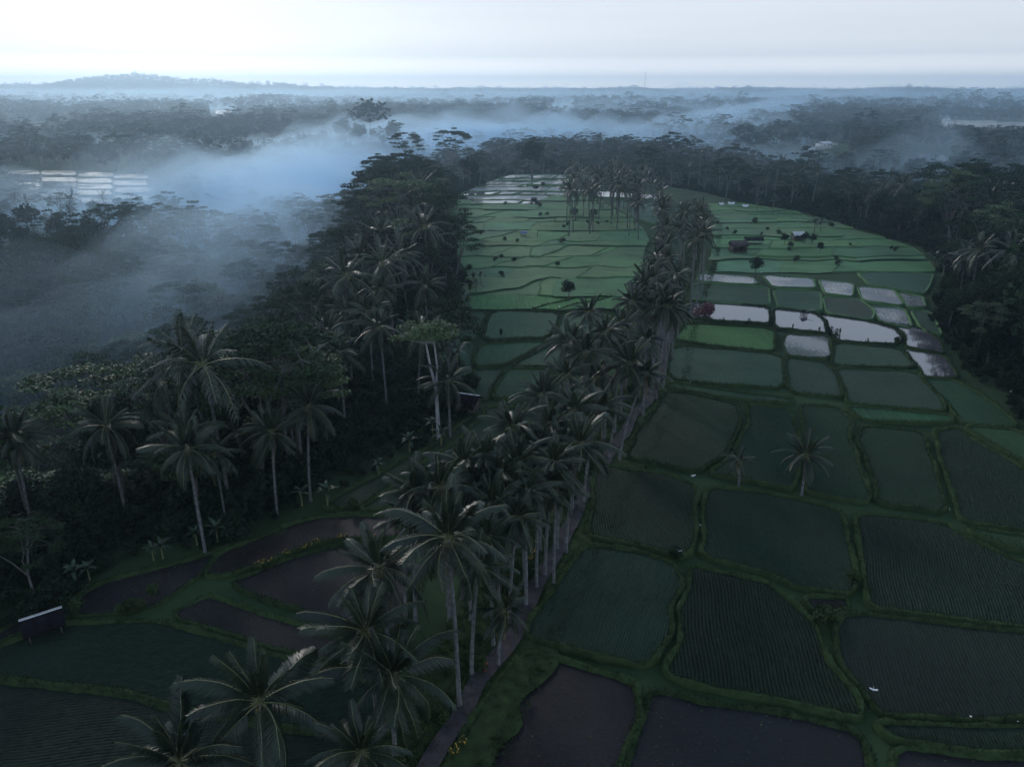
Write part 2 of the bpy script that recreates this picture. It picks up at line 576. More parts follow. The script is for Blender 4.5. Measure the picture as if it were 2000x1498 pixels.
# ------------------------------------------------------------------ haze and fog
def vol_mat(name, dens, col, aniso=0.75):
    m = bpy.data.materials.new(name)
    m.use_nodes = True
    t = m.node_tree
    t.nodes.clear()
    o = t.nodes.new('ShaderNodeOutputMaterial')
    p = t.nodes.new('ShaderNodeVolumePrincipled')
    p.inputs['Density'].default_value = dens
    p.inputs['Color'].default_value = (*col, 1)
    p.inputs['Anisotropy'].default_value = aniso
    t.links.new(p.outputs[0], o.inputs['Volume'])
    return m


FOG_COL = (0.63, 0.84, 1.0)


def build_haze():
    g = Geo()
    box(g, (0, 0, 43), (16400, 16400, 214))
    o = link('haze', g.mesh('haze', vol_mat('haze_air', 0.00027, (0.62, 0.83, 1.0))))
    tag(o, kind='stuff')


def strip_mask(P, pts_px, z, w):
    pts = np.array([list(at(u, v, z).xy) for u, v in pts_px])
    n = len(pts)
    best = np.zeros(len(P))
    for i in range(n - 1):
        a, b = pts[i], pts[i + 1]
        ab = b - a
        t = np.clip(((P - a) @ ab) / (ab @ ab), 0, 1)
        q = P - (a + t[:, None] * ab)
        ww = w[i] * (1 - t) + w[i + 1] * t
        best = np.maximum(best, np.exp(-((q ** 2).sum(1)) / ww ** 2))
    return best


def fog_mask_left(P):
    return np.maximum.reduce([
        strip_mask(P, [(-300, 520), (120, 445), (350, 412), (560, 365), (700, 310), (900, 285)], -20, [60, 66, 75, 90, 130, 160]),
        
        0.8 * strip_mask(P, [(-50, 300), (400, 295), (700, 275), (1000, 268)], -15, [90, 110, 150, 200])])


def fog_mask_gully(P):
    return strip_mask(P, [(60, 740), (260, 660), (400, 570), (500, 490), (600, 420)], -30, [40, 52, 60, 62, 70])


def mist_mask(P):
    R = np.hypot(P[:, 0], P[:, 1])
    u = 1000 + F_PX * P[:, 0] / np.maximum(P[:, 1], 1)
    far = smooth((R - 1500) / 1700)
    mid = np.exp(-((u - 1180) / 260) ** 2) * smooth((R - 600) / 400)
    patch = smooth(.5 + .45 * (np.sin(P[:, 0] / 210 + 1) * np.cos(P[:, 1] / 330) + .6 * np.sin(P[:, 0] / 90 + P[:, 1] / 160)))
    return np.clip(np.maximum.reduce([far, mid * (.55 + .45 * patch), .55 * patch * smooth((R - 700) / 500)]), 0, 1)


def fog_mask_right(P):
    return strip_mask(P, [(1250, 330), (1500, 335), (1750, 350), (2050, 400)], -20, [70, 90, 110, 120])


def fog_mask_far(P):
    return np.maximum.reduce([
        strip_mask(P, [(700, 285), (1000, 272), (1300, 285), (1420, 270)], -15, [150, 170, 170, 150]),
        strip_mask(P, [(1250, 300), (1350, 260), (1450, 235), (1560, 220)], -15, [70, 110, 180, 260]),
        0.6 * strip_mask(P, [(1350, 330), (1500, 325), (1620, 320)], -20, [50, 40, 40])])


def bank(name, label, mask, x0, x1, y0, y1, nx, ny, h, dens, seed, amp=0.35, zb=-48, fade=None):
    X, Y = np.meshgrid(np.linspace(x0, x1, nx), np.linspace(y0, y1, ny))
    P = np.stack([X.ravel(), Y.ravel()], 1)
    mk = mask(P)
    rs = np.random.default_rng(seed)
    k = rs.normal(size=(26, 2)) / rs.uniform(60, 420, (26, 1)) * np.array([[1.0, 1.0]])
    w = np.sin(k @ P.T * 4 + rs.uniform(0, 6.28, (26, 1))).sum(0) / 5.0
    k2 = rs.normal(size=(20, 2)) / 26.0
    w = .75 * w + .5 * np.sin(k2 @ P.T * 2 + rs.uniform(0, 6.28, (20, 1))).sum(0) / 4.5 * (x1 - x0 < 3000)
    edge = np.minimum.reduce([(X.ravel() - x0), (x1 - X.ravel()), (Y.ravel() - y0), (y1 - Y.ravel())]) / (fade or 0.12 * min(x1 - x0, y1 - y0))
    mk = mk * smooth(edge)
    z = zb + 0.4 + np.maximum(0, mk * (1 + amp * w) * h)
    n = len(P)
    v = np.vstack([np.column_stack([P, z]), np.column_stack([P, np.full(n, zb)])])
    i = (np.arange(ny - 1)[:, None] * nx + np.arange(nx - 1)[None, :]).ravel()
    top = np.stack([i, i + 1, i + 1 + nx, i + nx], -1)
    bot = top[:, ::-1] + n
    per = list(range(nx)) + [r * nx + nx - 1 for r in range(1, ny)] + [(ny - 1) * nx + c for c in range(nx - 2, -1, -1)] + [r * nx for r in range(ny - 2, 0, -1)]
    per = np.array(per)
    nxt = np.roll(per, -1)
    side = np.stack([per, per + n, nxt + n, nxt], -1)
    g = Geo()
    g.add(v, np.vstack([top, bot, side]))
    o = link(name, g.mesh(name, vol_mat(name, dens, FOG_COL), True))
    tag(o, kind='stuff')


HAZE = True
if HAZE:
    build_haze()
    for k, (h, d) in enumerate([(18, .013), (25, .011), (31, .009), (37, .007), (43, .0055), (50, .004), (58, .003)]):
        bank('fog_bank', '', fog_mask_left, -900, 420, 120, 1500, 200, 200, h, d * 1.4, 20 + k, .22)
    for k, (h, d) in enumerate([(26, .008), (38, .0065), (48, .0042)]):
        bank('fog_bank', '', fog_mask_gully, -330, -20, 120, 640, 90, 130, h, d, 30 + k, 0.2)
    for k, (h, d) in enumerate([(30, .006), (44, .0045), (56, .0026)]):
        bank('fog_bank', '', fog_mask_right, 60, 900, 330, 1200, 90, 90, h, d, 50 + k, 0.3)
    for k, (h, d) in enumerate([(22, .012), (32, .011), (42, .009), (52, .007), (62, .005)]):
        bank('fog_bank', '', fog_mask_far, -900, 1500, 420, 3000, 110, 130, h, d, 40 + k)
    # thin ground mist over the whole plain, in sheets of falling height
    for k, (h, d, y0) in enumerate([(27, .0035, 950), (36, .0024, 950), (46, .0016, 1000), (58, .0012, 1500), (70, .0010, 2200), (82, .0012, 3200)]):
        bank('ground_mist', '', mist_mask, -8000, 8000, y0 - 500, 8000, 120, 90, h, d, 60 + k, 0.3, fade=350)

# ------------------------------------------------------------------ fields
def chaikin(pts, it=2):
    for _ in range(it):
        q = []
        n = len(pts)
        for i in range(n):
            a, b = pts[i], pts[(i + 1) % n]
            q += [a * .88 + b * .12, a * .12 + b * .88]
        pts = q
    return pts


def pip(x, y, poly):
    c = False
    j = len(poly) - 1
    for i in range(len(poly)):
        if (poly[i][1] > y) != (poly[j][1] > y) and x < (poly[j][0] - poly[i][0]) * (y - poly[i][1]) / (poly[j][1] - poly[i][1]) + poly[i][0]:
            c = not c
        j = i
    return c


def rims(g, pts, z, w, h, step, drop=0.9, tufts=False):
    """grassy ridge along the outside of a closed field outline"""
    loop = []
    n = len(pts)
    for i in range(n):
        a, b = pts[i], pts[(i + 1) % n]
        k = max(1, int((b - a).length / step))
        for q in range(k):
            loop.append(a.lerp(b, q / k))
    n = len(loop)
    area = sum(loop[i].x * loop[(i + 1) % n].y - loop[(i + 1) % n].x * loop[i].y for i in range(n))
    sg = 1 if area > 0 else -1
    vs = []
    for i in range(n):
        d = (loop[(i + 1) % n] - loop[i - 1])
        if d.length < 1e-6: d = Vector((1, 0))
        d.normalize()
        nn = Vector((d.y, -d.x)) * sg
        p = loop[i]
        nz = mnoise.noise(Vector((p.x * .35, p.y * .35, z)))
        ww = w * (1 + .75 * nz + random.uniform(-.12, .12))
        hh = h * (1 + .8 * nz + random.uniform(-.3, .3))
        for o_, zz in ((-.3, -.05), (-.05, .6), (.35, 1.0), (.8, 1.0), (1.15, .8)):
            q = p + nn * (o_ * ww + random.uniform(-.05, .05))
            vs.append((q.x, q.y, z + zz * hh + (random.uniform(-.06, .06) if zz > 0 else 0)))
        q = p + nn * (1.32 * ww)
        vs.append((q.x, q.y, z - drop))
    fs = [(i * 6 + k, ((i + 1) % n) * 6 + k, ((i + 1) % n) * 6 + k + 1, i * 6 + k + 1) for i in range(n) for k in range(5)]
    if sg > 0: fs = [f[::-1] for f in fs]
    g.add(vs, fs)
    if tufts:
        V = np.array(vs, dtype=float).reshape(n, 6, 3)[:, 0:5].reshape(-1, 3)
        k = 3
        P = np.repeat(V, k, 0) + RNG.uniform(-.22, .22, (len(V) * k, 3)) * [1, 1, .1]
        A = RNG.uniform(0, 2 * PI, len(P)); W_ = RNG.uniform(.03, .07, len(P)); H_ = RNG.uniform(.08, .34, len(P)) * RNG.choice([.6, 1, 1.5], len(P))
        dx, dy = np.cos(A) * W_, np.sin(A) * W_
        lean = RNG.uniform(-.14, .14, (len(P), 2))
        a_ = P - np.stack([dx, dy, dx * 0 + .05], 1); b_ = P + np.stack([dx, dy, dx * 0 - .05], 1); c_ = P + np.column_stack([lean, H_])
        g.add(np.stack([a_, b_, c_], 1).reshape(-1, 3), np.arange(len(P) * 3).reshape(-1, 3))


FIELD_N = [0]
ROWTRIS = [0]


def field(px, mat='rice', col=(0.04, 0.09, 0.045), rows=None, dz=0.0, row_h=0.2, space=0.28, bund='bund', ang=None, bw=None, bh=0.38):
    FIELD_N[0] += 1
    cu = sum(p[0] for p in px) / len(px); cv = sum(p[1] for p in px) / len(px)
    c0 = ground_at(cu, cv)
    z = c0.z + dz
    pts = [at(u, v, z).xy for u, v in px]
    dist = c0.length
    near = dist < 190
    pts = chaikin(pts, 1)
    # slight wobble of the outline
    out = []
    amp = 0.6 if near else 0.9
    for i, p in enumerate(pts):
        q = pts[(i + 1) % len(pts)]
        k = max(1, int((q - p).length / (2.5 if near else 8)))
        for s in range(k):
            w = p.lerp(q, s / k)
            out.append(w + Vector((mnoise.noise(Vector((w.x * .15, w.y * .15, 3))), mnoise.noise(Vector((w.x * .15, w.y * .15, 9))))) * amp)
    pts = out
    if ang is None:
        ang = random.uniform(-.12, .12) + (PI / 2 if near else 0)
    ca, sa = math.cos(ang), math.sin(ang)
    me = bpy.data.meshes.new('field')
    bm = bmesh.new()
    vs = [bm.verts.new((p.x, p.y, z)) for p in pts]
    fc = bm.faces.new(vs)
    if fc.normal.z < 0 or (fc.normal_update() or fc.normal.z < 0):
        fc.normal_flip()
    bmesh.ops.triangulate(bm, faces=[fc])
    bm.to_mesh(me)
    bm.free()
    uvl = me.uv_layers.new(name='rows')
    for l in me.loops:
        p = me.vertices[l.vertex_index].co
        uvl.data[l.index].uv = (p.x * ca + p.y * sa, -p.x * sa + p.y * ca)
    me.materials.append(M[mat])
    if mat == 'mud': col = (col[0] * .92, col[1], col[2] * .9)
    name = {'rice': 'rice_field', 'seedling': 'rice_field', 'mud': 'muddy_field', 'water': 'water'}[mat]
    o = link(name, me)
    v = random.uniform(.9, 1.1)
    if near: v *= (.36 if mat == 'mud' else .45) if dist < 120 else .68  # nearer fields darkened in colour to stand for the dark foreground vignette
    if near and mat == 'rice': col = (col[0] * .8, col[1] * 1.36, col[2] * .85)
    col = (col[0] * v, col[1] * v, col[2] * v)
    o.color = (*col, 1)
    tag(o, kind='structure')
    if rows:
        g = Geo()
        poly = [(p.x * ca + p.y * sa, -p.x * sa + p.y * ca) for p in pts]
        ys = [p[1] for p in poly]
        y = min(ys) + space
        n = len(poly)
        seg = 0.34
        while y < max(ys) - .1:
            xs = sorted((poly[i][0] + (y - poly[i][1]) * (poly[(i + 1) % n][0] - poly[i][0]) / (poly[(i + 1) % n][1] - poly[i][1]))
                        for i in range(n) if (poly[i][1] > y) != (poly[(i + 1) % n][1] > y))
            for a, b in zip(xs[::2], xs[1::2]):
                if b - a < 1.0: continue
                X = np.arange(a + .3, b - .3, seg)
                if len(X) < 2: continue
                Y = y + 0.10 * np.sin(X * .55 + y * .3) + 0.12 * np.sin(X * .13 + y * .05) + RNG.uniform(-.03, .03, len(X))
                H = row_h * RNG.uniform(.45, 1.25, len(X))
                H[[0, -1]] *= .3
                W = space * .36 * RNG.uniform(.7, 1.2, len(X))
                zz = np.full(len(X), z + .005)
                V = np.stack([np.stack([X, Y - W, zz], 1), np.stack([X, Y + RNG.uniform(-.05, .05, len(X)), z + H], 1), np.stack([X, Y + W, zz], 1)], 1).reshape(-1, 3)
                xw = V[:, 0] * ca - V[:, 1] * sa
                yw = V[:, 0] * sa + V[:, 1] * ca
                V[:, 0], V[:, 1] = xw, yw
                i = np.arange(len(X) - 1) * 3
                Fc = np.concatenate([np.stack([i, i + 3, i + 4, i + 1], 1), np.stack([i + 1, i + 4, i + 5, i + 2], 1)])
                g.add(V, Fc)
            y += space
        if g.n:
            ROWTRIS[0] += g.tris()
            r = link('rice_rows', g.mesh('rice_rows', M['rice']), o)
            k = rows if isinstance(rows, (int, float)) and rows is not True else 1.35
            r.color = (col[0] * k, col[1] * k, col[2] * k, 1)
            r['kind'] = 'stuff'
    if bw == 0:
        return o, pts, z
    g = Geo()
    w = bw if bw else (0.38 if near else 0.35)
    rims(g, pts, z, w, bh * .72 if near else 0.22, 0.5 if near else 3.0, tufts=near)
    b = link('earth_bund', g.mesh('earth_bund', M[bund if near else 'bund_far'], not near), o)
    return o, pts, z


G1, G2, G3 = (0.030, 0.060, 0.033), (0.032, 0.085, 0.045), (0.045, 0.105, 0.06)
MUD1, MUD2 = (0.032, 0.028, 0.033), (0.055, 0.045, 0.042)
PALE = (0.10, 0.14, 0.11)
NEAR = []


def near_field(*a, **k):
    r = field(*a, **k)
    NEAR.append(r)
    return r


# right of the palm row, near to far
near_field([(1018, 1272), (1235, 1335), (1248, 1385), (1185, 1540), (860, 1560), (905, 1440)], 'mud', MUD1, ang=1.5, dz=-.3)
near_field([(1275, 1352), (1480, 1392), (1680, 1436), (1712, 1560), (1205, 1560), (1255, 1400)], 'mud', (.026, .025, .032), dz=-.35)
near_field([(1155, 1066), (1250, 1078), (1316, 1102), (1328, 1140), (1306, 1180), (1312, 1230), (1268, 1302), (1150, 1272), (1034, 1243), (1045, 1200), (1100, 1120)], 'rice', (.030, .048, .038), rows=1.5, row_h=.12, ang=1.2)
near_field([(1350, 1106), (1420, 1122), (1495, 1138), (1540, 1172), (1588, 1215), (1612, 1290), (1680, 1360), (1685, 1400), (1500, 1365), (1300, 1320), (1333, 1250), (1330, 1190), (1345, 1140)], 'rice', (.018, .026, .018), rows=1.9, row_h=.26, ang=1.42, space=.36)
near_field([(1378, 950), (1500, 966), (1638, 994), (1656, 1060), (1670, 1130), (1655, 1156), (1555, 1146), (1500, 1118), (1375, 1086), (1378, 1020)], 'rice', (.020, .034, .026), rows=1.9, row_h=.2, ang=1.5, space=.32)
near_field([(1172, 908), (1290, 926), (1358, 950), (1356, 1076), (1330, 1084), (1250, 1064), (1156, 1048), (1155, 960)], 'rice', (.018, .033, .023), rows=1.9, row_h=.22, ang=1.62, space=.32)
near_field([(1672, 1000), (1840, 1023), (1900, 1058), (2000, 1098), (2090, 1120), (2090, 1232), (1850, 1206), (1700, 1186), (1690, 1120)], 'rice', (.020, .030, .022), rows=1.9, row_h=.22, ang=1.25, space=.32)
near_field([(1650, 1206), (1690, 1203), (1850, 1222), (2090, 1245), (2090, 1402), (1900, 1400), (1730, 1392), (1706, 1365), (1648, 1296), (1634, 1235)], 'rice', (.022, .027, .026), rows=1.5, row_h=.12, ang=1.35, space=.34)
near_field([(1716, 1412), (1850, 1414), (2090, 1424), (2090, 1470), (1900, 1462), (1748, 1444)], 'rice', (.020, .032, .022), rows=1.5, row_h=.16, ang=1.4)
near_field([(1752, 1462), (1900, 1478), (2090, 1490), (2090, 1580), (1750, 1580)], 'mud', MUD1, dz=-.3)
near_field([(1572, 1166), (1648, 1168), (1655, 1186), (1612, 1200), (1590, 1190)], 'mud', (.02, .024, .02), rows=2.0)
near_field([(1300, 766), (1350, 770), (1438, 790), (1442, 820), (1422, 878), (1364, 924), (1290, 906), (1222, 890), (1256, 830), (1288, 785)], 'rice', (.022, .052, .032), rows=1.5)
near_field([(1460, 791), (1543, 800), (1556, 850), (1552, 955), (1480, 940), (1388, 926), (1440, 880), (1464, 820)], 'rice', (.020, .045, .030), rows=1.5)
near_field([(1563, 790), (1632, 796), (1664, 824), (1656, 860), (1682, 920), (1696, 968), (1685, 978), (1630, 970), (1574, 958), (1582, 870), (1568, 820)], 'rice', (.022, .050, .030), rows=1.5)
near_field([(1686, 832), (1802, 846), (1826, 920), (1845, 1002), (1710, 982), (1712, 940), (1676, 862)], 'rice', (.022, .046, .026), rows=1.5, ang=1.35)
near_field([(1828, 845), (1872, 838), (1945, 885), (2060, 955), (2060, 1042), (1876, 1018), (1858, 950)], 'rice', (.022, .038, .026), rows=1.5, ang=1.2)
near_field([(1885, 1032), (2060, 1055), (2060, 1085), (1950, 1062)], 'rice', G1, rows=1.4)
near_field([(1885, 834), (1990, 842), (2060, 900), (2060, 935), (1950, 872)], 'rice', G1, rows=1.4)
field([(1305, 748), (1450, 768), (1545, 778), (1548, 788), (1450, 780), (1310, 758)], 'rice', G1)
field([(1312, 674), (1526, 692), (1534, 758), (1420, 752), (1306, 740)], 'rice', (.05, .072, .062), rows=1.2, row_h=.12, space=.5)
field([(1340, 632), (1508, 642), (1516, 686), (1400, 676), (1316, 664)], 'rice', (.07, .12, .045), rows=1.2, row_h=.12, space=.6)
W1 = field([(1345, 590), (1420, 592), (1502, 600), (1506, 633), (1430, 627), (1340, 621)], 'water', bw=.2)
W2 = field([(1514, 603), (1560, 608), (1594, 612), (1609, 630), (1616, 652), (1570, 646), (1514, 641)], 'water', bw=.2)
W3 = field([(1600, 614), (1650, 620), (1692, 627), (1744, 640), (1760, 660), (1752, 672), (1690, 669), (1636, 666), (1622, 646), (1614, 630)], 'water', bw=.2)
W4 = field([(1698, 628), (1760, 635), (1804, 643), (1834, 665), (1845, 691), (1800, 684), (1768, 676), (1768, 655), (1748, 639)], 'water', bw=.2)
W5 = field([(1764, 681), (1845, 695), (1872, 740), (1805, 736), (1785, 705)], 'water', bw=.2)
field([(1532, 652), (1618, 657), (1622, 700), (1534, 695)], 'seedling', (.12, .155, .11), ang=1.45)
field([(1630, 670), (1755, 682), (1788, 718), (1626, 714)], 'rice', (.055, .07, .055), rows=1.2, row_h=.12, space=.5)
field([(1534, 700), (1610, 707), (1636, 740), (1641, 775), (1546, 765)], 'rice', (.05, .06, .055), rows=1.2, row_h=.12, space=.5)
field([(1628, 720), (1788, 727), (1834, 775), (1845, 803), (1655, 788), (1648, 750)], 'rice', (.042, .05, .042), rows=1.3, row_h=.12, space=.5)
field([(1656, 794), (1852, 810), (1862, 826), (1686, 820)], 'rice', G2)
field([(1800, 738), (1868, 744), (1935, 782), (1990, 836), (1880, 828), (1856, 790)], 'rice', G1)
field([(1358, 553), (1500, 562), (1502, 596), (1352, 586)], 'rice', (.028, .07, .034))
field([(1365, 534), (1468, 540), (1484, 556), (1362, 549)], 'seedling', (.22, .25, .22), ang=1.5)
field([(1492, 537), (1588, 545), (1593, 563), (1512, 561)], 'seedling', (.3, .32, .32), ang=1.5)
field([(1512, 567), (1598, 569), (1604, 608), (1518, 600)], 'rice', (.028, .07, .034))
field([(1602, 547), (1664, 553), (1668, 578), (1608, 573)], 'seedling', (.26, .28, .28), ang=1.4)
field([(1610, 581), (1678, 585), (1708, 606), (1704, 626), (1616, 611)], 'rice', (.035, .055, .03))
field([(1676, 559), (1748, 566), (1763, 596), (1692, 588)], 'seedling', (.3, .31, .31), ang=1.4)
field([(1702, 599), (1762, 602), (1782, 640), (1724, 630)], 'seedling', (.22, .25, .25), ang=1.3)
field([(1758, 572), (1798, 580), (1806, 600), (1770, 598)], 'seedling', (.18, .22, .19), ang=1.3)
field([(1774, 606), (1812, 608), (1842, 656), (1804, 643)], 'rice', G1)

# left of the palm row, near part
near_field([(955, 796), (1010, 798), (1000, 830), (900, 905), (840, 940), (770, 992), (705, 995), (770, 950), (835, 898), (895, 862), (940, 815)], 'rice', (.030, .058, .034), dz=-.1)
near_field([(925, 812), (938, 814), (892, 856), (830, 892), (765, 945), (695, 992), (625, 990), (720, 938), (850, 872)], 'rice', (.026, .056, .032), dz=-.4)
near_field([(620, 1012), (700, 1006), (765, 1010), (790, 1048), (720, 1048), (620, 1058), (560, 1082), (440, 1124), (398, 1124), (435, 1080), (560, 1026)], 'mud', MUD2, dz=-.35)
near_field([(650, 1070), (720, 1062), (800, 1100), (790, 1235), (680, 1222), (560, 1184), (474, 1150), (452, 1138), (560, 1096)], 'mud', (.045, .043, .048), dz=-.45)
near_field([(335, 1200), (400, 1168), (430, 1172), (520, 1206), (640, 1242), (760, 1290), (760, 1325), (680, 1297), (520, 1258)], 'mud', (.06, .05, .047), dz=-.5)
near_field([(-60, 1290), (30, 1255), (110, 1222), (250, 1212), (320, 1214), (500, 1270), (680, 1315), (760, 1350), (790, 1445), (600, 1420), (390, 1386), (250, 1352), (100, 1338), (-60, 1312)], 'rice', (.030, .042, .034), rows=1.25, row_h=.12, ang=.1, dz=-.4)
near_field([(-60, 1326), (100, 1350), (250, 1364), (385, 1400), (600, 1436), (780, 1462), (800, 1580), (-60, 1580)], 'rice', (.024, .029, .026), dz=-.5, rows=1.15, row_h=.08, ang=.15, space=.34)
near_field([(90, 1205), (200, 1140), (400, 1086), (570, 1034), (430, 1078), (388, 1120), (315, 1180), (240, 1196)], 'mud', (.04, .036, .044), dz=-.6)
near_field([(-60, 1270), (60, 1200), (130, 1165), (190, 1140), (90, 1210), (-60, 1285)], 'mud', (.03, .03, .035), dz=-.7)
# left of the palm row, middle
near_field([(992, 722), (1080, 722), (1075, 778), (962, 778), (978, 742)], 'rice', (.04, .062, .04), rows=1.3, row_h=.15, space=.45, ang=1.2)
near_field([(925, 722), (980, 722), (966, 742), (948, 782), (920, 780), (932, 755)], 'rice', (.035, .06, .04), dz=-.3)
near_field([(940, 673), (1070, 668), (1030, 690), (985, 712), (925, 714), (932, 690)], 'rice', (.03, .075, .042), dz=-.2)
near_field([(1080, 672), (1170, 660), (1150, 715), (1000, 716), (1045, 692)], 'rice', (.03, .065, .04), dz=.1)
near_field([(962, 608), (1095, 612), (1074, 658), (942, 664)], 'rice', (.06, .085, .062), rows=1.3, row_h=.12, space=.5)
near_field([(1104, 608), (1200, 612), (1165, 652), (1082, 662)], 'rice', (.05, .085, .055))
near_field([(905, 610), (950, 610), (930, 665), (892, 662)], 'rice', (.04, .072, .045), dz=-.3)
near_field([(890, 670), (928, 670), (918, 715), (906, 720)], 'rice', (.035, .06, .045), dz=-.5)


def warp(u, v):
    n1 = mnoise.noise(Vector((u / 70, v / 26, 1.5))); n2 = mnoise.noise(Vector((u / 55, v / 18, 7.5)))
    k = (v - 330) / 200
    return u + (9 + 9 * k) * n1, v + (1.2 + 3.4 * k) * n2


def strips(vl, left, right, splits, colf, slant=0.9, matf=None):
    """terraced strips of fields: rows between the levels vl, each split into fields along slanting bunds, the whole pattern bent by noise"""
    for r in range(len(vl) - 1):
        v0, v1 = vl[r], vl[r + 1]
        l0, l1, r0, r1 = left(v0), left(v1), right(v0), right(v1)
        n = max(1, splits(v0) + random.choice([-2, -1, 0, 0, 1]))
        cuts = sorted([0] + [(k + random.uniform(-.4, .4)) / n for k in range(1, n)] + [1])
        sls = [0] + [(v1 - v0) * slant * random.uniform(.1, 2.2) for _ in cuts[1:-1]] + [0]
        for a, b, sa_, sb_ in zip(cuts[:-1], cuts[1:], sls[:-1], sls[1:]):
            c0, c1 = (l0 + (r0 - l0) * a + sa_ * .5, v0), (l0 + (r0 - l0) * b + sb_ * .5, v0)
            c2, c3 = (l1 + (r1 - l1) * b - sb_ * .5, v1), (l1 + (r1 - l1) * a - sa_ * .5, v1)
            px = []
            for (ua, va), (ub, vb) in ((c0, c1), (c1, c2), (c2, c3), (c3, c0)):
                m = max(1, int(math.hypot(ub - ua, vb - va) / 12))
                for q in range(m):
                    px.append(warp(ua + (ub - ua) * q / m, va + (vb - va) * q / m))
            mt, cl = (matf or (lambda u, v: ('rice', colf())))((c0[0] + c1[0]) / 2, v0)
            field(px, mt, cl, dz=random.uniform(-.2, .25), bw=0 if mt == 'rice' and random.random() < .6 else .3)


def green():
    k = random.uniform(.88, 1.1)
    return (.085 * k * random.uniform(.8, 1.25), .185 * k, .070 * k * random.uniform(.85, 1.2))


def interp(tab):
    vs_, us_ = zip(*tab)
    return lambda v: float(np.interp(v, vs_, us_))


leftL = interp([(340, 1005), (352, 962), (366, 930), (385, 893), (400, 885), (425, 872), (470, 885), (500, 893), (560, 915), (604, 908)])
rightL = interp([(340, 1105), (380, 1160), (400, 1185), (425, 1225), (455, 1275), (500, 1262), (560, 1235), (604, 1215)])


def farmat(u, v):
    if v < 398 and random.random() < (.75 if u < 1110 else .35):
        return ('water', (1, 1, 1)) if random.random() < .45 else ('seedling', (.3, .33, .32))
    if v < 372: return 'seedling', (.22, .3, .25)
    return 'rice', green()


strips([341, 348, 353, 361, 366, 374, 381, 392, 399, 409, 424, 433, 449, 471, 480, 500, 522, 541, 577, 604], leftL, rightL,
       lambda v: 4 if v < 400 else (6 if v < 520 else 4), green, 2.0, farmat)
leftR = interp([(398, 1390), (420, 1395), (460, 1398), (500, 1388), (532, 1368)])
rightR = interp([(398, 1455), (412, 1545), (430, 1610), (448, 1675), (470, 1745), (485, 1785), (500, 1812), (532, 1828), (560, 1812)])
strips([398, 405, 413, 418, 428, 434, 446, 461, 468, 484, 500, 507, 531], leftR, rightR, lambda v: 3, green, 1.0)
field([(1680, 533), (1826, 533), (1806, 574), (1760, 566), (1700, 556)], 'rice', G3)
# strip of water behind the far palm grove
field([(1150, 372), (1290, 380), (1300, 391), (1155, 384)], 'water', bw=.2)
field([(1190, 395), (1290, 398), (1285, 440), (1240, 425)], 'rice', G3)


# ------------------------------------------------------------------ path beside the palms and the central strip
def ribbon(name, px, w, z, mat, kind='structure', lift=0.0):
    pts = [ground_at(u, v) for u, v in px]
    dense = []
    for a, b in zip(pts[:-1], pts[1:]):
        k = max(1, int((b - a).length / 1.0))
        dense += [a.lerp(b, s / k) for s in range(k)]
    dense.append(pts[-1])
    vs = []
    for i, p in enumerate(dense):
        d = (dense[min(i + 1, len(dense) - 1)] - dense[max(i - 1, 0)]); d.z = 0; d.normalize()
        nn = Vector((d.y, -d.x, 0))
        off = mnoise.noise(p * .12) * .8
        for k in (-1, -.5, 0, .5, 1):
            q = p + nn * (k * w * (1 + .25 * mnoise.noise(p * .3 + Vector((k, 0, 0)))) + off)
            vs.append((q.x, q.y, q.z + z + .05 * mnoise.noise(q * .8)))
    fs = [(i * 5 + k, i * 5 + k + 1, i * 5 + k + 6, i * 5 + k + 5) for i in range(len(dense) - 1) for k in range(4)]
    g = Geo(); g.add(vs, fs)
    o = link(name, g.mesh(name, mat, True))
    return tag(o, kind=kind)


ROW_PX = [(600, 1700), (760, 1560), (860, 1440), (930, 1330), (1000, 1200), (1060, 1120), (1110, 1040), (1150, 960), (1200, 880), (1250, 800), (1285, 745),
          (1300, 680), (1320, 620), (1345, 560), (1365, 510), (1378, 460), (1385, 420)]
ribbon('grass_verge', ROW_PX, 5.5, -.12, M['bund'])
ribbon('path', [(700, 1700), (800, 1560), (872, 1440), (940, 1330), (1000, 1240), (1060, 1130), (1100, 1060), (1135, 980), (1185, 900), (1235, 820), (1275, 765), (1290, 720), (1310, 640)], .85, .06, M['path'])

# far paddies in the valleys
def valley_field(px, z):
    pts = chaikin([at(u, v, z).xy for u, v in px], 1)
    me = bpy.data.meshes.new('valley_field')
    g = Geo()
    zz = max(Tz(p.x, p.y) for p in pts) + 0.3
    zz = min(zz, z + 3)
    me.from_pydata([(p.x, p.y, zz) for p in pts] + [(p.x, p.y, zz - 3) for p in pts], [],
                   [tuple(range(len(pts)))] + [(i, i + len(pts), (i + 1) % len(pts) + len(pts), (i + 1) % len(pts)) for i in range(len(pts))])
    me.uv_layers.new(name='rows')
    me.materials.append(M['water'] if random.random() < .3 else M['seedling'])
    o = link('water' if me.materials[0] == M['water'] else 'rice_field', me)
    o.color = (.14, .19, .16, 1)
    tag(o, kind='structure')
    return [(p.x, p.y) for p in pts]


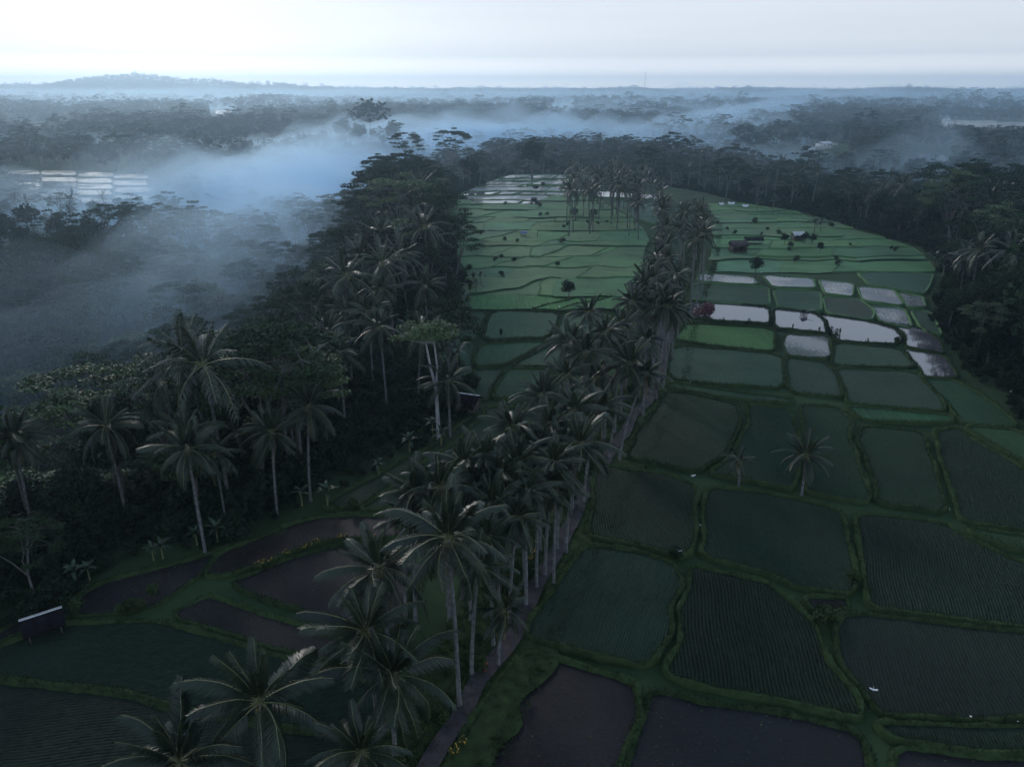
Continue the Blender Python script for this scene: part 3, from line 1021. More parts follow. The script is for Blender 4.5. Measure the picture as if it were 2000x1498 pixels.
CLEAR = []
for u0, u1, v0, v1, nr_, nc, z in [(10, 290, 326, 372, 5, 4, -10), (515, 650, 313, 333, 2, 3, -11), (1570, 1640, 284, 300, 2, 2, -12), (1840, 2010, 232, 258, 3, 3, -10),
                                  (1765, 1850, 306, 322, 1, 2, -12), (20, 140, 236, 252, 2, 3, -12), (420, 450, 214, 222, 1, 1, -12), (1090, 1110, 208, 213, 1, 1, -12)]:
    c = [at(u, v, z).xy for u, v in ((u0 - 12, v0 - 2), (u1 + 12, v0 - 2), (u1 + 12, v1 + 16), (u0 - 12, v1 + 16))]
    CLEAR.append(np.array([[p.x, p.y] for p in c]))
    for i in range(nr_):
        for k in range(nc):
            a, b = v0 + (v1 - v0) * i / nr_, v0 + (v1 - v0) * (i + 1) / nr_
            ua, ub = u0 + (u1 - u0) * k / nc, u0 + (u1 - u0) * (k + 1) / nc
            s = random.uniform(-6, 6)
            if True:
                valley_field([(ua + s, a + .5), (ub + s - 3, a + .8), (ub - 3, b - .6), (ua, b - .9)], z)

# ------------------------------------------------------------------ plants: source meshes
def frond_geo(L=5.0, n=30, droop=1.0, leaf=0.85, lw=0.07, mi=0, rib=1, seed=0, lift=0.0):
    """one frond along +X from the origin"""
    rs = random.Random(seed)
    g = Geo()
    rib_pts = []
    for i in range(9):
        s = i / 8
        rib_pts.append(Vector((L * s * (1 - .12 * droop * s * s), rs.uniform(-.02, .02) * L * s, L * (lift * s - .42 * droop * s ** 2.2))))
    rb = Geo()
    tube(g, rib_pts, [.05 * (1 - .8 * i / 8) + .008 for i in range(9)], 3, rib)

    def P(s):
        x = s * 8; i = min(7, int(x)); return rib_pts[i].lerp(rib_pts[i + 1], x - i)
    vs, fs = [], []
    for side in (-1, 1):
        for k in range(n):
            s = .16 + .84 * (k + rs.uniform(-.3, .3)) / n
            s = min(max(s, .12), 1)
            p = P(s)
            d = (P(min(1, s + .05)) - P(max(0, s - .05))).normalized()
            ln = leaf * (math.sin(PI * min(1, .22 + s * .72)) ** .6) * rs.uniform(.85, 1.1)
            out = Vector((0, side, 0)) * .82 + d * .55
            hang = rs.uniform(.35, 1.15) + .25 * droop
            mid = p + out * ln * .5 + Vector((0, 0, -hang * .15 * ln))
            tip = p + out * ln * .92 + Vector((0, 0, -hang * .62 * ln))
            wv = d * lw * 1.0
            b = len(vs)
            vs += [p - wv * .5, p + wv * .5, mid + wv * .9 + Vector((0, 0, .02)), mid - wv * .9, tip]
            fs.append(((b, b + 1, b + 2, b + 3), (b + 3, b + 2, b + 4)))
    g.add([tuple(v) for v in vs], [f[0] for f in fs], mi)
    g.v.append(np.zeros((0, 3), np.float32)); g.f.append(np.array([[q + g.n - len(vs) for q in f[1]] for f in fs], dtype=np.int32)); g.m.append(np.full(len(fs), mi, np.int32))
    return g


def xf(g, m):
    a = np.array(m)
    r = Geo()
    r.n = g.n
    r.f, r.m = g.f, g.m
    r.v = [v @ a[:3, :3].T.astype(np.float32) + a[:3, 3].astype(np.float32) if len(v) else v for v in g.v]
    return r


def merge(into, g, mi=None):
    v = np.concatenate([x for x in g.v if len(x)])
    b = into.n
    into.v.append(v)
    into.n += len(v)
    for f, m in zip(g.f, g.m):
        into.f.append(f + b); into.m.append(m if mi is None else np.full(len(f), mi, np.int32))


FRONDS = {}
for i in range(3):
    FRONDS[('up', i)] = frond_geo(4.6, 52, .35, .9, .05, seed=i, lift=0.0).mesh('palm_frond_upright', [M['frond'], M['rib']])
    FRONDS[('arch', i)] = frond_geo(5.2, 54, 1.0, 1.02, .052, seed=10 + i, lift=.02).mesh('palm_frond_arched', [M['frond'], M['rib']])
    FRONDS[('hang', i)] = frond_geo(5.0, 50, 1.45, .95, .05, seed=20 + i).mesh('palm_frond_hanging', [M['frond'], M['rib']])
FRONDS[('dry', 0)] = frond_geo(4.2, 22, .9, .6, .05, seed=33).mesh('palm_frond_dry', [M['dry_frond'], M['dry_frond']])


def frond_layout(n, rs):
    res = []
    for k in range(n):
        az = k * 2.39996 + rs.uniform(-.45, .45)
        t = k / (n - 1)
        el = math.radians(82 - 118 * t + rs.uniform(-13, 13))
        kind = 'up' if t < .28 else ('arch' if t < .72 else 'hang')
        res.append((kind, rs.randrange(3), az, el, rs.uniform(.78, 1.1) * (0.85 if t < .15 else 1)))
    return res


def palm_crown_geo(seed, n=20, leaves=15):
    rs = random.Random(seed)
    kinds = {'up': (4.6, .35), 'arch': (5.2, 1.0), 'hang': (5.0, 1.45)}
    G = Geo()
    for kind, vi, az, el, s in frond_layout(n, rs):
        L, dr = kinds[kind]
        g = frond_geo(L, leaves, dr, .95, .13, seed=rs.randrange(999))
        mtx = Matrix.Rotation(az, 4, 'Z') @ Matrix.Rotation(-el, 4, 'Y') @ Matrix.Scale(s, 4)
        merge(G, xf(g, mtx))
    for k in range(7):
        a = rs.uniform(0, 6.28)
        ball(G, (.28 * math.cos(a), .28 * math.sin(a), -.35 + rs.uniform(-.15, .1)), (.16, .16, .19), 5, 4, 1)
    return G


def trunk_geo(H, r0, r1, lean=(0, 0), n=7, segs=9, mi=0, wob=.0, seed=0):
    rs = random.Random(seed)
    pts, rad = [], []
    for i in range(segs + 1):
        s = i / segs
        c = s ** 1.6
        pts.append((lean[0] * c + wob * math.sin(s * 5 + seed), lean[1] * c + wob * math.cos(s * 4 + seed) - wob, H * s - (.6 if i == 0 else 0)))
        rad.append((r0 * (1.55 if i == 0 else 1) * (1 - s) + r1 * s) * rs.uniform(.93, 1.07))
    g = Geo()
    tube(g, pts, rad, n, mi)
    return g


def leaf_quads(c, r, n, size, rs, flat=0.35, shell=True):
    """n leaf-sized quads in or on the ellipsoid (c, r); rs numpy rng"""
    d = rs.normal(size=(n, 3))
    d /= np.linalg.norm(d, axis=1, keepdims=True)
    rad = rs.uniform(.55, 1.05, (n, 1)) ** (0.5 if shell else 1)
    p = np.asarray(c) + d * rad * np.asarray(r)
    nrm = d * (1 - flat) + np.array([0, 0, 1.0]) * flat + rs.normal(size=(n, 3)) * .45
    nrm /= np.linalg.norm(nrm, axis=1, keepdims=True)
    a = np.cross(nrm, rs.normal(size=(n, 3)))
    a /= np.linalg.norm(a, axis=1, keepdims=True) + 1e-9
    b = np.cross(nrm, a)
    s = size * rs.uniform(.6, 1.3, (n, 1))
    a, b = a * s, b * s * .55
    V = np.stack([p - a, p - b + nrm * s * .12, p + a, p + b - nrm * s * .1], 1).reshape(-1, 3)
    return V, np.arange(4 * n).reshape(-1, 4)


def albizia(seed, H=20, R=7.5, n_pads=34, leaves=120, leaf=.26, bright=False):
    rs = np.random.default_rng(seed)
    rr = random.Random(seed)
    wood, crown = Geo(), Geo()
    hf = H * rr.uniform(.36, .5)
    lean = (rr.uniform(-1.2, 1.2), rr.uniform(-1.2, 1.2))
    wood = trunk_geo(hf, .34, .24, lean, 7, 5, 0)
    top = Vector((lean[0], lean[1], hf))
    limbs = []
    nl = rr.randint(4, 6)
    for k in range(nl):
        a = k * 2 * PI / nl + rr.uniform(-.4, .4)
        rad = R * rr.uniform(.45, .75)
        e = Vector((top.x + rad * math.cos(a), top.y + rad * math.sin(a), H * rr.uniform(.74, .86)))
        m1 = top.lerp(e, .35) + Vector((rr.uniform(-.5, .5), rr.uniform(-.5, .5), (e.z - top.z) * .18))
        m2 = top.lerp(e, .7) + Vector((rr.uniform(-.4, .4), rr.uniform(-.4, .4), (e.z - top.z) * .12))
        tube(wood, [top - Vector((0, 0, .3)), m1, m2, e], [.2, .14, .1, .06], 5)
        limbs += [m1, m2, e, e]
    for k in range(n_pads):
        a = rr.uniform(0, 2 * PI)
        q = math.sqrt(rr.uniform(0, 1))
        r = R * q
        low = rr.random() < .35
        z = H * (0.80 + .19 * (1 - q * q)) + rr.uniform(-.5, .5) - (H * rr.uniform(.08, .22) if low else 0)
        c = Vector((top.x + r * math.cos(a), top.y + r * math.sin(a), z))
        src = min(limbs, key=lambda l: (l - c).length)
        tube(wood, [src, src.lerp(c, .5) + Vector((0, 0, .2)), c], [.07, .045, .02], 3)
        s = rr.uniform(.75, 1.3)
        V, Fq = leaf_quads(c, (1.75 * s, 1.75 * s, .38 * s), int(leaves * s), leaf, rs, .72, False)
        crown.add(V, Fq)
    return wood, crown


def broadleaf(seed, H=12, R=4.5, blobs=26, leaves=170, leaf=.24):
    rs = np.random.default_rng(seed)
    rr = random.Random(seed)
    crown = Geo()
    wood = trunk_geo(H * .45, .3, .2, (rr.uniform(-.6, .6), rr.uniform(-.6, .6)), 6, 4, 0)
    top = Vector((0, 0, H * .42))
    for k in range(blobs):
        a = rr.uniform(0, 2 * PI)
        el = rr.uniform(-.55, 1.4)
        q = rr.uniform(.35, 1)
        c = Vector((R * .78 * q * math.cos(a) * math.cos(el), R * .78 * q * math.sin(a) * math.cos(el), H * .62 + H * .3 * q * math.sin(el)))
        s = rr.uniform(.7, 1.35)
        tube(wood, [top, top.lerp(c, .55) + Vector((rr.uniform(-.3, .3), rr.uniform(-.3, .3), .3)), c], [.1, .06, .03], 3)
        V, Fq = leaf_quads(c, (1.35 * s, 1.35 * s, 1.05 * s), int(leaves * s), leaf, rs, .3, True)
        crown.add(V, Fq)
    return wood, crown


SRC = {'palm': [], 'albizia': [], 'broad': []}        # (trunk mesh, crown mesh, crown z)
for i in range(5):
    H = 15
    ln = (random.uniform(-1.5, 1.5), random.uniform(-1.5, 1.5))
    tg = trunk_geo(H, .19, .13, ln, 6, 6)
    SRC['palm'].append((tg, palm_crown_geo(100 + i, 20, 15), (ln[0], ln[1], H)))
for i in range(5):
    w, c = albizia(200 + i, 20, random.uniform(6, 8.5))
    SRC['albizia'].append((w, c, (0, 0, 0)))
for i in range(5):
    w, c = broadleaf(300 + i, 12, random.uniform(4, 5))
    SRC['broad'].append((w, c, (0, 0, 0)))
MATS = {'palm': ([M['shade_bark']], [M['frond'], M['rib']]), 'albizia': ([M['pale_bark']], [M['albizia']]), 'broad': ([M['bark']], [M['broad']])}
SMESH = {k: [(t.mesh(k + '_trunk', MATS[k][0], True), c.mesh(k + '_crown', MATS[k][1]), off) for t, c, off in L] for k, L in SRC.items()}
BRIGHT = []
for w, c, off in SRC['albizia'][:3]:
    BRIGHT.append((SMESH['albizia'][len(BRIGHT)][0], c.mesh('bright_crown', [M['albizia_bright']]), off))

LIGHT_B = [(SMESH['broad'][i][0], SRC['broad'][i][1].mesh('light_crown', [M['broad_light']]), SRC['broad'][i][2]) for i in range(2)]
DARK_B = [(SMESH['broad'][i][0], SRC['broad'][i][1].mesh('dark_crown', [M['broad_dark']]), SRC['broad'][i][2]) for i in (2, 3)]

# joined light versions for the far woods
lib = bpy.data.collections.new('distant_tree_library')


def lod(kind, seed):
    G = Geo()
    if kind == 'palm':
        rs = random.Random(seed)
        ln = (rs.uniform(-1, 1), rs.uniform(-1, 1))
        merge(G, trunk_geo(15, .19, .13, ln, 4, 3))
        c = palm_crown_geo(seed, 15, 7)
        merge(G, xf(c, Matrix.Translation((ln[0], ln[1], 15))), 1)
        mats = [M['palm_bark'], M['frond']]
    elif kind == 'albizia':
        w, c = albizia(seed, 20, random.uniform(6, 8.5), 22, 36, .5)
        merge(G, w); merge(G, c, 1)
        mats = [M['pale_bark'], M['albizia']]
    else:
        w, c = broadleaf(seed, 12, 4.6, 16, 42, .52)
        merge(G, w); merge(G, c, 1)
        mats = [M['bark'], M['broad']]
    o = bpy.data.objects.new(kind + '_source', G.mesh(kind + '_far', mats))
    lib.objects.link(o)
    return o


def lib_for(kind, n=4):
    c = bpy.data.collections.new(kind + '_library')
    for i in range(n):
        o = lod(kind, 500 + i * 7)
        lib.objects.unlink(o)
        o.name = '%s_%02d' % (kind, i)
        c.objects.link(o)
    return c


LIBS = {k: lib_for(k) for k in ('palm', 'albizia', 'broad')}


def scatter_object(name, coll, pts, nvar):
    """one object whose points carry tree instances (pts: x, y, z, rz, scale, index)"""
    me = bpy.data.meshes.new(name)
    pts = np.asarray(pts, dtype=np.float32)
    me.vertices.add(len(pts))
    me.vertices.foreach_set('co', pts[:, :3].ravel())
    a = me.attributes.new('rot', 'FLOAT_VECTOR', 'POINT'); r = np.zeros((len(pts), 3), np.float32); r[:, 2] = pts[:, 3]; a.data.foreach_set('vector', r.ravel())
    a = me.attributes.new('scl', 'FLOAT', 'POINT'); a.data.foreach_set('value', pts[:, 4].copy())
    a = me.attributes.new('idx', 'INT', 'POINT'); a.data.foreach_set('value', pts[:, 5].astype(np.int32))
    o = link(name, me)
    ng = bpy.data.node_groups.new(name + '_nodes', 'GeometryNodeTree')
    ng.interface.new_socket('Geometry', in_out='INPUT', socket_type='NodeSocketGeometry')
    ng.interface.new_socket('Geometry', in_out='OUTPUT', socket_type='NodeSocketGeometry')
    nn = ng.nodes
    gi, go = nn.new('NodeGroupInput'), nn.new('NodeGroupOutput')
    ip = nn.new('GeometryNodeInstanceOnPoints')
    ci = nn.new('GeometryNodeCollectionInfo')
    ci.inputs['Collection'].default_value = coll
    ci.inputs['Separate Children'].default_value = True
    ci.inputs['Reset Children'].default_value = True

    def attr(nm_, typ):
        n = nn.new('GeometryNodeInputNamedAttribute'); n.data_type = typ; n.inputs['Name'].default_value = nm_
        return n.outputs['Attribute']
    e2r = nn.new('FunctionNodeEulerToRotation')
    L = ng.links.new
    L(gi.outputs[0], ip.inputs['Points'])
    L(ci.outputs[0], ip.inputs['Instance'])
    ip.inputs['Pick Instance'].default_value = True
    L(attr('idx', 'INT'), ip.inputs['Instance Index'])
    L(attr('rot', 'FLOAT_VECTOR'), e2r.inputs[0])
    L(e2r.outputs[0], ip.inputs['Rotation'])
    L(attr('scl', 'FLOAT'), ip.inputs['Scale'])
    L(ip.outputs[0], go.inputs[0])
    md = o.modifiers.new('scatter', 'NODES')
    md.node_group = ng
    tag(o, kind='stuff')
    return o


# ------------------------------------------------------------------ individual trees
KIND = {'palm': ('coconut_palm', 'palm tree'), 'albizia': ('umbrella_tree', 'tree'), 'broad': ('leafy_tree', 'tree')}


def tree(kind, x, y, z, s, rz, vi, label, group=None, src=None, zs=1.0):
    t, c, off = (src or SMESH[kind])[vi % len(src or SMESH[kind])]
    o = empty(KIND[kind][0], (x, y, z), rz, (s, s, s * zs))
    tag(o, label, KIND[kind][1], group)
    link('trunk', t, o)
    k = link('crown', c, o)
    k.location = off
    return o


PALM_N = [0]
HERO = []


def hero_palm(base, top, label, group=None, s=1.0, fronds=26, seed=None, dry=1):
    """palm with a trunk of its own from base to top (world points) and every frond a part"""
    PALM_N[0] += 1
    seed = PALM_N[0] if seed is None else seed
    rs = random.Random(seed * 31 + 5)
    base = Vector(base); top = Vector(top)
    o = empty('coconut_palm', base)
    tag(o, label, 'palm tree', group)
    d = top - base
    HERO.append((base.x, base.y))
    link('trunk', trunk_geo(d.z, .2 * (.7 + .3 * s), .13, (d.x, d.y), 8, 12, seed=seed).mesh('palm_trunk', M['palm_bark'], True), o)
    for kind, vi, az, el, fs in frond_layout(fronds, rs):
        f = link('frond', FRONDS[(kind, vi)], o)
        f.location = (d.x, d.y, d.z)
        f.rotation_euler = (Matrix.Rotation(az, 4, 'Z') @ Matrix.Rotation(-el, 4, 'Y') @ Matrix.Rotation(rs.uniform(-.6, .6), 4, 'X')).to_euler()
        f.scale = (fs * s * .93,) * 3
    for k in range(dry):
        f = link('dry_frond', FRONDS[('dry', 0)], o)
        f.location = (d.x, d.y, d.z - .2)
        f.rotation_euler = (Matrix.Rotation(rs.uniform(0, 6.28), 4, 'Z') @ Matrix.Rotation(math.radians(rs.uniform(55, 80)), 4, 'Y')).to_euler()
        f.scale = (s * .9,) * 3
    g = Geo()
    for k in range(9):
        a = k * .7 + rs.uniform(-.2, .2)
        ball(g, (.3 * math.cos(a), .3 * math.sin(a), -.4 - .12 * (k % 3)), (.15, .15, .18), 6, 4)
    c = link('coconut_cluster', g.mesh('coconuts', M['coconut'], True), o)
    c.location = (d.x, d.y, d.z)
    return o


def palm_bt(bu, bv, cu, cv, label, **k):
    b = ground_at(bu, bv)
    t = at_depth(cu, cv, b.y + random.uniform(-.5, .5))
    return hero_palm((b.x, b.y, b.z - .2), t, label, **k)


def palm_c(cu, cv, h, label, lean=1.0, **k):
    dx, dy, dz = ray(cu, cv)
    z = h
    for _ in range(5):
        p = at(cu, cv, z); z = h + zplat(p.y)
    k['s'] = k.get('s', 1) * .93
    b = (p.x + random.uniform(-lean, lean), p.y + random.uniform(-lean, lean), z - h - .3)
    return hero_palm(b, p, label, **k)


# named palms of the central row: (base px) (crown px)
palm_bt(897, 1376, 876, 1052, 'tall palm with the widest drooping crown, its foot near the orange cloth', s=1.25, fronds=26)
palm_bt(772, 1482, 768, 1318, 'palm with spread fronds below the widest crown, standing over the near end of the path', s=1.2, fronds=24)
palm_bt(520, 1590, 508, 1372, 'large palm rising from the near left field with its fronds against dull green rice', s=1.28, fronds=24)
palm_bt(352, 1640, 350, 1488, 'palm at the lower edge, leftmost of the near crowns', s=1.2)
palm_bt(735, 1650, 705, 1470, 'low palm crown at the very bottom beside a pale leaning trunk', s=.85)
palm_bt(765, 1330, 742, 1112, 'palm with shaggy grey-green fronds hanging over the brown muddy field', s=1.15)
palm_bt(740, 1440, 715, 1235, 'palm whose bright curved frond reaches left over the brown field', s=1.15)
palm_bt(973, 1298, 985, 1192, 'short dark palm with a thin pale trunk between path and ditch', s=.72, fronds=18)
palm_bt(1105, 1076, 1132, 868, 'palm with a long pale leaning trunk whose foot stands right on the path', s=1.05)
palm_bt(1140, 980, 1168, 800, 'palm with a stout white trunk where the path starts to bend', s=1.0)
palm_bt(1177, 856, 1166, 738, 'palm with a hanging skirt of dry fronds halfway up the row', s=1.0, dry=4)
palm_bt(1190, 893, 1228, 712, 'dark full-crowned palm with the longest fronds over the path\'s bend', s=1.12)
palm_bt(1210, 897, 1262, 730, 'palm just right of the dark full crown, trunk crossing the path', s=.8)
palm_bt(1283, 778, 1304, 598, 'tall palm with a straight white trunk standing alone at the row\'s right edge', s=1.05)
palm_bt(1296, 752, 1322, 612, 'palm tucked close behind the tall straight white trunk', s=.85)
palm_bt(1025, 1142, 1010, 905, 'palm over the verge with a trunk base half hidden by yellow-green scrub', s=1.0)
palm_bt(1055, 1072, 1052, 880, 'palm with narrow crown next to the leaning trunk on the path', s=.95)
for k, (u, v, h, s) in enumerate([(810, 960, 14, .95), (858, 952, 15, 1.0), (905, 905, 15, .95), (948, 895, 15, 1.0), (1000, 835, 15, 1.0), (962, 985, 13, 1.0), (905, 1010, 12, .9),
                                  (1062, 772, 15, 1.0), (1075, 830, 14, .95), (1112, 668, 17, 1.05), (1142, 690, 16, 1.0), (1182, 650, 17, .95), (1105, 735, 14, .9), (1095, 870, 13, .95),
                                  (1235, 590, 16, .95), (1205, 680, 14, .9), (1260, 665, 13, .9), (1080, 905, 14, .95), (1025, 960, 13, .9), (980, 930, 14, .95), (1120, 800, 14, .95), (1150, 610, 15, .9), (1215, 640, 15, .95), (880, 1000, 11, .9), (950, 1050, 12, .9), (800, 1010, 11, .9), (1085, 960, 11, .8), (1050, 950, 12, .85), (935, 1105, 11, .9), (1010, 1010, 12, .9)]):
    palm_c(u, v, h, 'coconut palm in the thick of the path row', s=s, group='palms along the central path')
for k in range(38):
    t = random.random()
    v = 610 - 215 * t
    u = np.interp(v, [395, 440, 500, 560, 610], [1345, 1335, 1318, 1290, 1275]) + random.uniform(-1, 1) * np.interp(v, [395, 520, 610], [48, 42, 45])
    palm_c(u, v, random.uniform(13, 18), 'coconut palm in the dense upper part of the central row', s=random.uniform(.85, 1.05), fronds=18, group='palms of the upper central row')
palm_bt(1566, 962, 1574, 890, 'young palm with dark spreading fronds alone on a bund between two rice fields', s=.88, fronds=20, dry=0)
palm_bt(1443, 943, 1443, 898, 'small sparse palm in the rice left of the larger lone palm', s=.55, fronds=13, dry=2)
palm_bt(1500, 478, 1582, 472, 'palm beside the white-roofed field hut', s=.6) if False else None

# left forest: palms one can pick out
for u, v, h, lab in [(662, 690, 15, 'palm with a bright white trunk at the inner edge of the left forest'), (602, 795, 14, 'palm with upswept pale fronds at the front of the left forest'),
                     (532, 845, 12, 'dark palm left of the upswept pale palm in the left forest'), (366, 878, 14, 'palm with long hanging dead fronds in the lower left forest'),
                     (207, 832, 15, 'palm in front of the dark gully at the left'), (28, 850, 15, 'large palm cut by the left picture edge'),
                     (742, 640, 16, 'palm with dark trunk in the middle of the left forest'), (746, 565, 16, 'palm near the top of the left forest'),
                     (828, 560, 14, 'palm by the banana plants at the field edge'), (680, 612, 15, 'silvery palm on the gully side of the left forest'),
                     (640, 650, 15, 'silvery palm left of the white-trunked palm'), (720, 610, 15, 'palm with upright crown among the silvery palms'),
                     (875, 745, 10, 'pale green palm close to the small dark hut')]:
    p = at(u, v, h - 5)
    g = Tz(p.x, p.y)
    tp = at(u, v, max(g, -8) + h)
    hero_palm((tp.x + random.uniform(-1, 1), tp.y, Tz(tp.x, tp.y) - .3), tp, lab, s=1.02)

# far palm grove at the end of the fields
for k in range(58):
    u = random.uniform(1106, 1305); v0 = random.uniform(305, 372)
    if u > 1230: v0 += 25
    h = random.uniform(11, 15.5)
    z = h
    for _ in range(6):
        p = at(u, v0 + 6, z); z = h + zplat(p.y)
    tree('palm', p.x, p.y, z - h, h / 15, random.uniform(0, 6.28), random.randrange(5), 'coconut palm in the grove standing over the far end of the fields', 'palms of the far grove')

# single trees that stand out
def tree_px(kind, cu, cv, H, label, s=None, vi=0, src=None, base_z=None, group=None, zs=1.0):
    """place by the pixel of the crown's top"""
    z = 0 if base_z is None else base_z
    for _ in range(12):
        p = at(cu, cv, z + H)
        nz = zplat(p.y) if base_z is None else Tz(p.x, p.y)
        z = .5 * z + .5 * nz
    h0 = {'palm': 19, 'albizia': 20, 'broad': 12.5}[kind]
    sc = H / h0 / zs
    return tree(kind, p.x, p.y, Tz(p.x, p.y) - .2 if base_z is not None else z - .3, sc if s is None else s, random.uniform(0, 6.28), vi, label, group, src, zs)


tree_px('broad', 1040, 262, 24, 'tall round-crowned tree standing alone at the far end of the fields', vi=1)
for u, v, H, lab in [(885, 250, 27, 'tallest umbrella-crowned tree on the ridge behind the far fields'), (795, 258, 24, 'umbrella tree with a flat double crown left of the tallest one'),
                     (935, 296, 17, 'flat-topped umbrella tree on the slope right of the tallest one'), (740, 300, 22, 'umbrella tree at the left shoulder of the wooded ridge'),
                     (1425, 305, 20, 'slim umbrella tree with a white trunk behind the right fields'), (1265, 285, 19, 'thin flat tree rising over the far palm grove')]:
    tree_px('albizia', u, v, H, lab, vi=random.randrange(5))
for u, v, H, lab in [(1805, 335, 20, 'umbrella tree with a white leaning trunk above the right forest'), (1900, 420, 20, 'umbrella tree with bare white branching limbs in the right forest'),
                     (1700, 335, 18, 'broad umbrella tree at the far corner of the right forest')]:
    tree_px('albizia', u, v, H, lab, vi=random.randrange(5), base_z=-5)
bw_, bc_ = broadleaf(77, 50, 33, 170, 330, .5)
o = empty('giant_tree', (-158, 905, Tz(-158, 905) - 1))
tag(o, 'huge dark tree towering above the hazy woods at the horizon', 'tree')
link('trunk', bw_.mesh('giant_trunk', M['bark'], True), o)
link('crown', bc_.mesh('giant_crown', M['broad']), o)
for k, (dx_, dy_, sc_) in enumerate([(-30, -10, 2.4), (26, -14, 2.2), (-8, -26, 2.0), (48, 6, 1.9), (-55, 4, 1.8)]):
    tree('broad', -158 + dx_, 905 + dy_, Tz(-158 + dx_, 905 + dy_) - 2, sc_, k, k, 'large tree crowding the foot of the giant tree', 'trees at the foot of the giant tree', zs=1.2)
for k, (u, v) in enumerate([(470, 440), (520, 438), (430, 455), (545, 470), (490, 470)]):
    tree_px('albizia', u, v, 27, 'umbrella tree of the clump rising out of the gully fog', base_z=-30, vi=k, group='umbrella trees in the gully fog')
for k, (u, v) in enumerate([(30, 470), (75, 462), (120, 458), (165, 480), (205, 500), (60, 500), (140, 510), (190, 540), (20, 520), (100, 535)]):
    tree_px('albizia', u, v, 27, 'tall umbrella tree with thin pale trunk in the dark stand at the left edge', base_z=-22, vi=k, group='tall stand at the left edge')
for k, (u, v) in enumerate([(290, 700), (345, 685), (405, 668), (455, 672), (520, 668), (565, 690), (430, 720), (350, 735), (490, 715), (300, 745)]):
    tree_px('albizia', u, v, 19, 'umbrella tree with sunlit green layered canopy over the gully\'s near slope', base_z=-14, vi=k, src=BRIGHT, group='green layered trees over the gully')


def white_tree():
    b = ground_at(857, 852)
    HERO.append((b.x, b.y)); HERO.append((b.x - 3, b.y)); HERO.append((b.x + 2, b.y - 8))
    o = empty('umbrella_tree', b)
    tag(o, 'umbrella tree with smooth white forked trunk and yellow-green crown beside the field', 'tree')
    g = Geo()
    k = at_depth(852, 760, b.y) - b; f1 = at_depth(832, 672, b.y) - b; f2 = at_depth(848, 672, b.y) - b
    tube(g, [(0, 0, -.5), (k.x * .5, 0, k.z * .5), tuple(k)], [.34, .28, .25], 8)
    tube(g, [tuple(k), tuple(k.lerp(f1, .5) + Vector((-.1, 0, 0))), tuple(f1)], [.24, .19, .14], 7)
    tube(g, [tuple(k), tuple(k.lerp(f2, .5) + Vector((.3, 0, 0))), tuple(f2)], [.18, .15, .1], 6)
    cr = Geo(); rs = np.random.default_rng(5)
    for i in range(26):
        a, q = random.uniform(0, 6.28), math.sqrt(random.random())
        c = Vector((f1.x + .3 + 4.6 * q * math.cos(a), 4.2 * q * math.sin(a), f1.z + 2.6 - 1.6 * q * q + random.uniform(-.7, .7)))
        tube(g, [tuple(f1 if i % 2 else f2), tuple(Vector(f1).lerp(c, .5)), tuple(c)], [.1, .06, .03], 3)
        V, Fq = leaf_quads(c, (1.5, 1.5, .35), 150, .22, rs, .7, False)
        cr.add(V, Fq)
    link('trunk', g.mesh('white_trunk', M['white_bark'], True), o)
    link('crown', cr.mesh('yellow_crown', M['albizia_bright']), o)


white_tree()

# ------------------------------------------------------------------ woods: random trees outside the fields
def sample_woods():
    out = []
    bands = [(40, 330, 6.6), (330, 620, 7.6), (620, 1200, 10.5), (1200, 2600, 18), (2600, 7200, 28)]
    for r0, r1, s in bands:
        n = int(2 * r1 / s) + 2
        gx, gy = np.meshgrid(np.arange(-n // 2, n // 2 + 1) * s, np.arange(0, int(r1 / s) + 2) * s)
        P = np.stack([gx.ravel(), gy.ravel()], 1) + RNG.uniform(-.45, .45, (gx.size, 2)) * s
        R = np.hypot(P[:, 0], P[:, 1])
        A = np.abs(np.arctan2(P[:, 0], P[:, 1]))
        ok = (R >= r0) & (R < r1) & (A < math.radians(44 if r1 < 400 else 39)) & (P[:, 1] > 20)
        P = P[ok]
        d = poly_dist(P, PL)
        ok = d > 1.5
        for c in CLEAR: ok &= poly_dist(P, c) > 0
        P = P[ok]; d = d[ok]
        fm = fog_mask_left(P) if s < 20 else np.zeros(len(P))
        ok = (fm < .55) | (RNG.random(len(P)) < .4)
        P = P[ok]; d = d[ok]
        z = T(P)
        out.append(np.column_stack([P, z, d, np.full(len(P), s)]))
    return np.vstack(out)


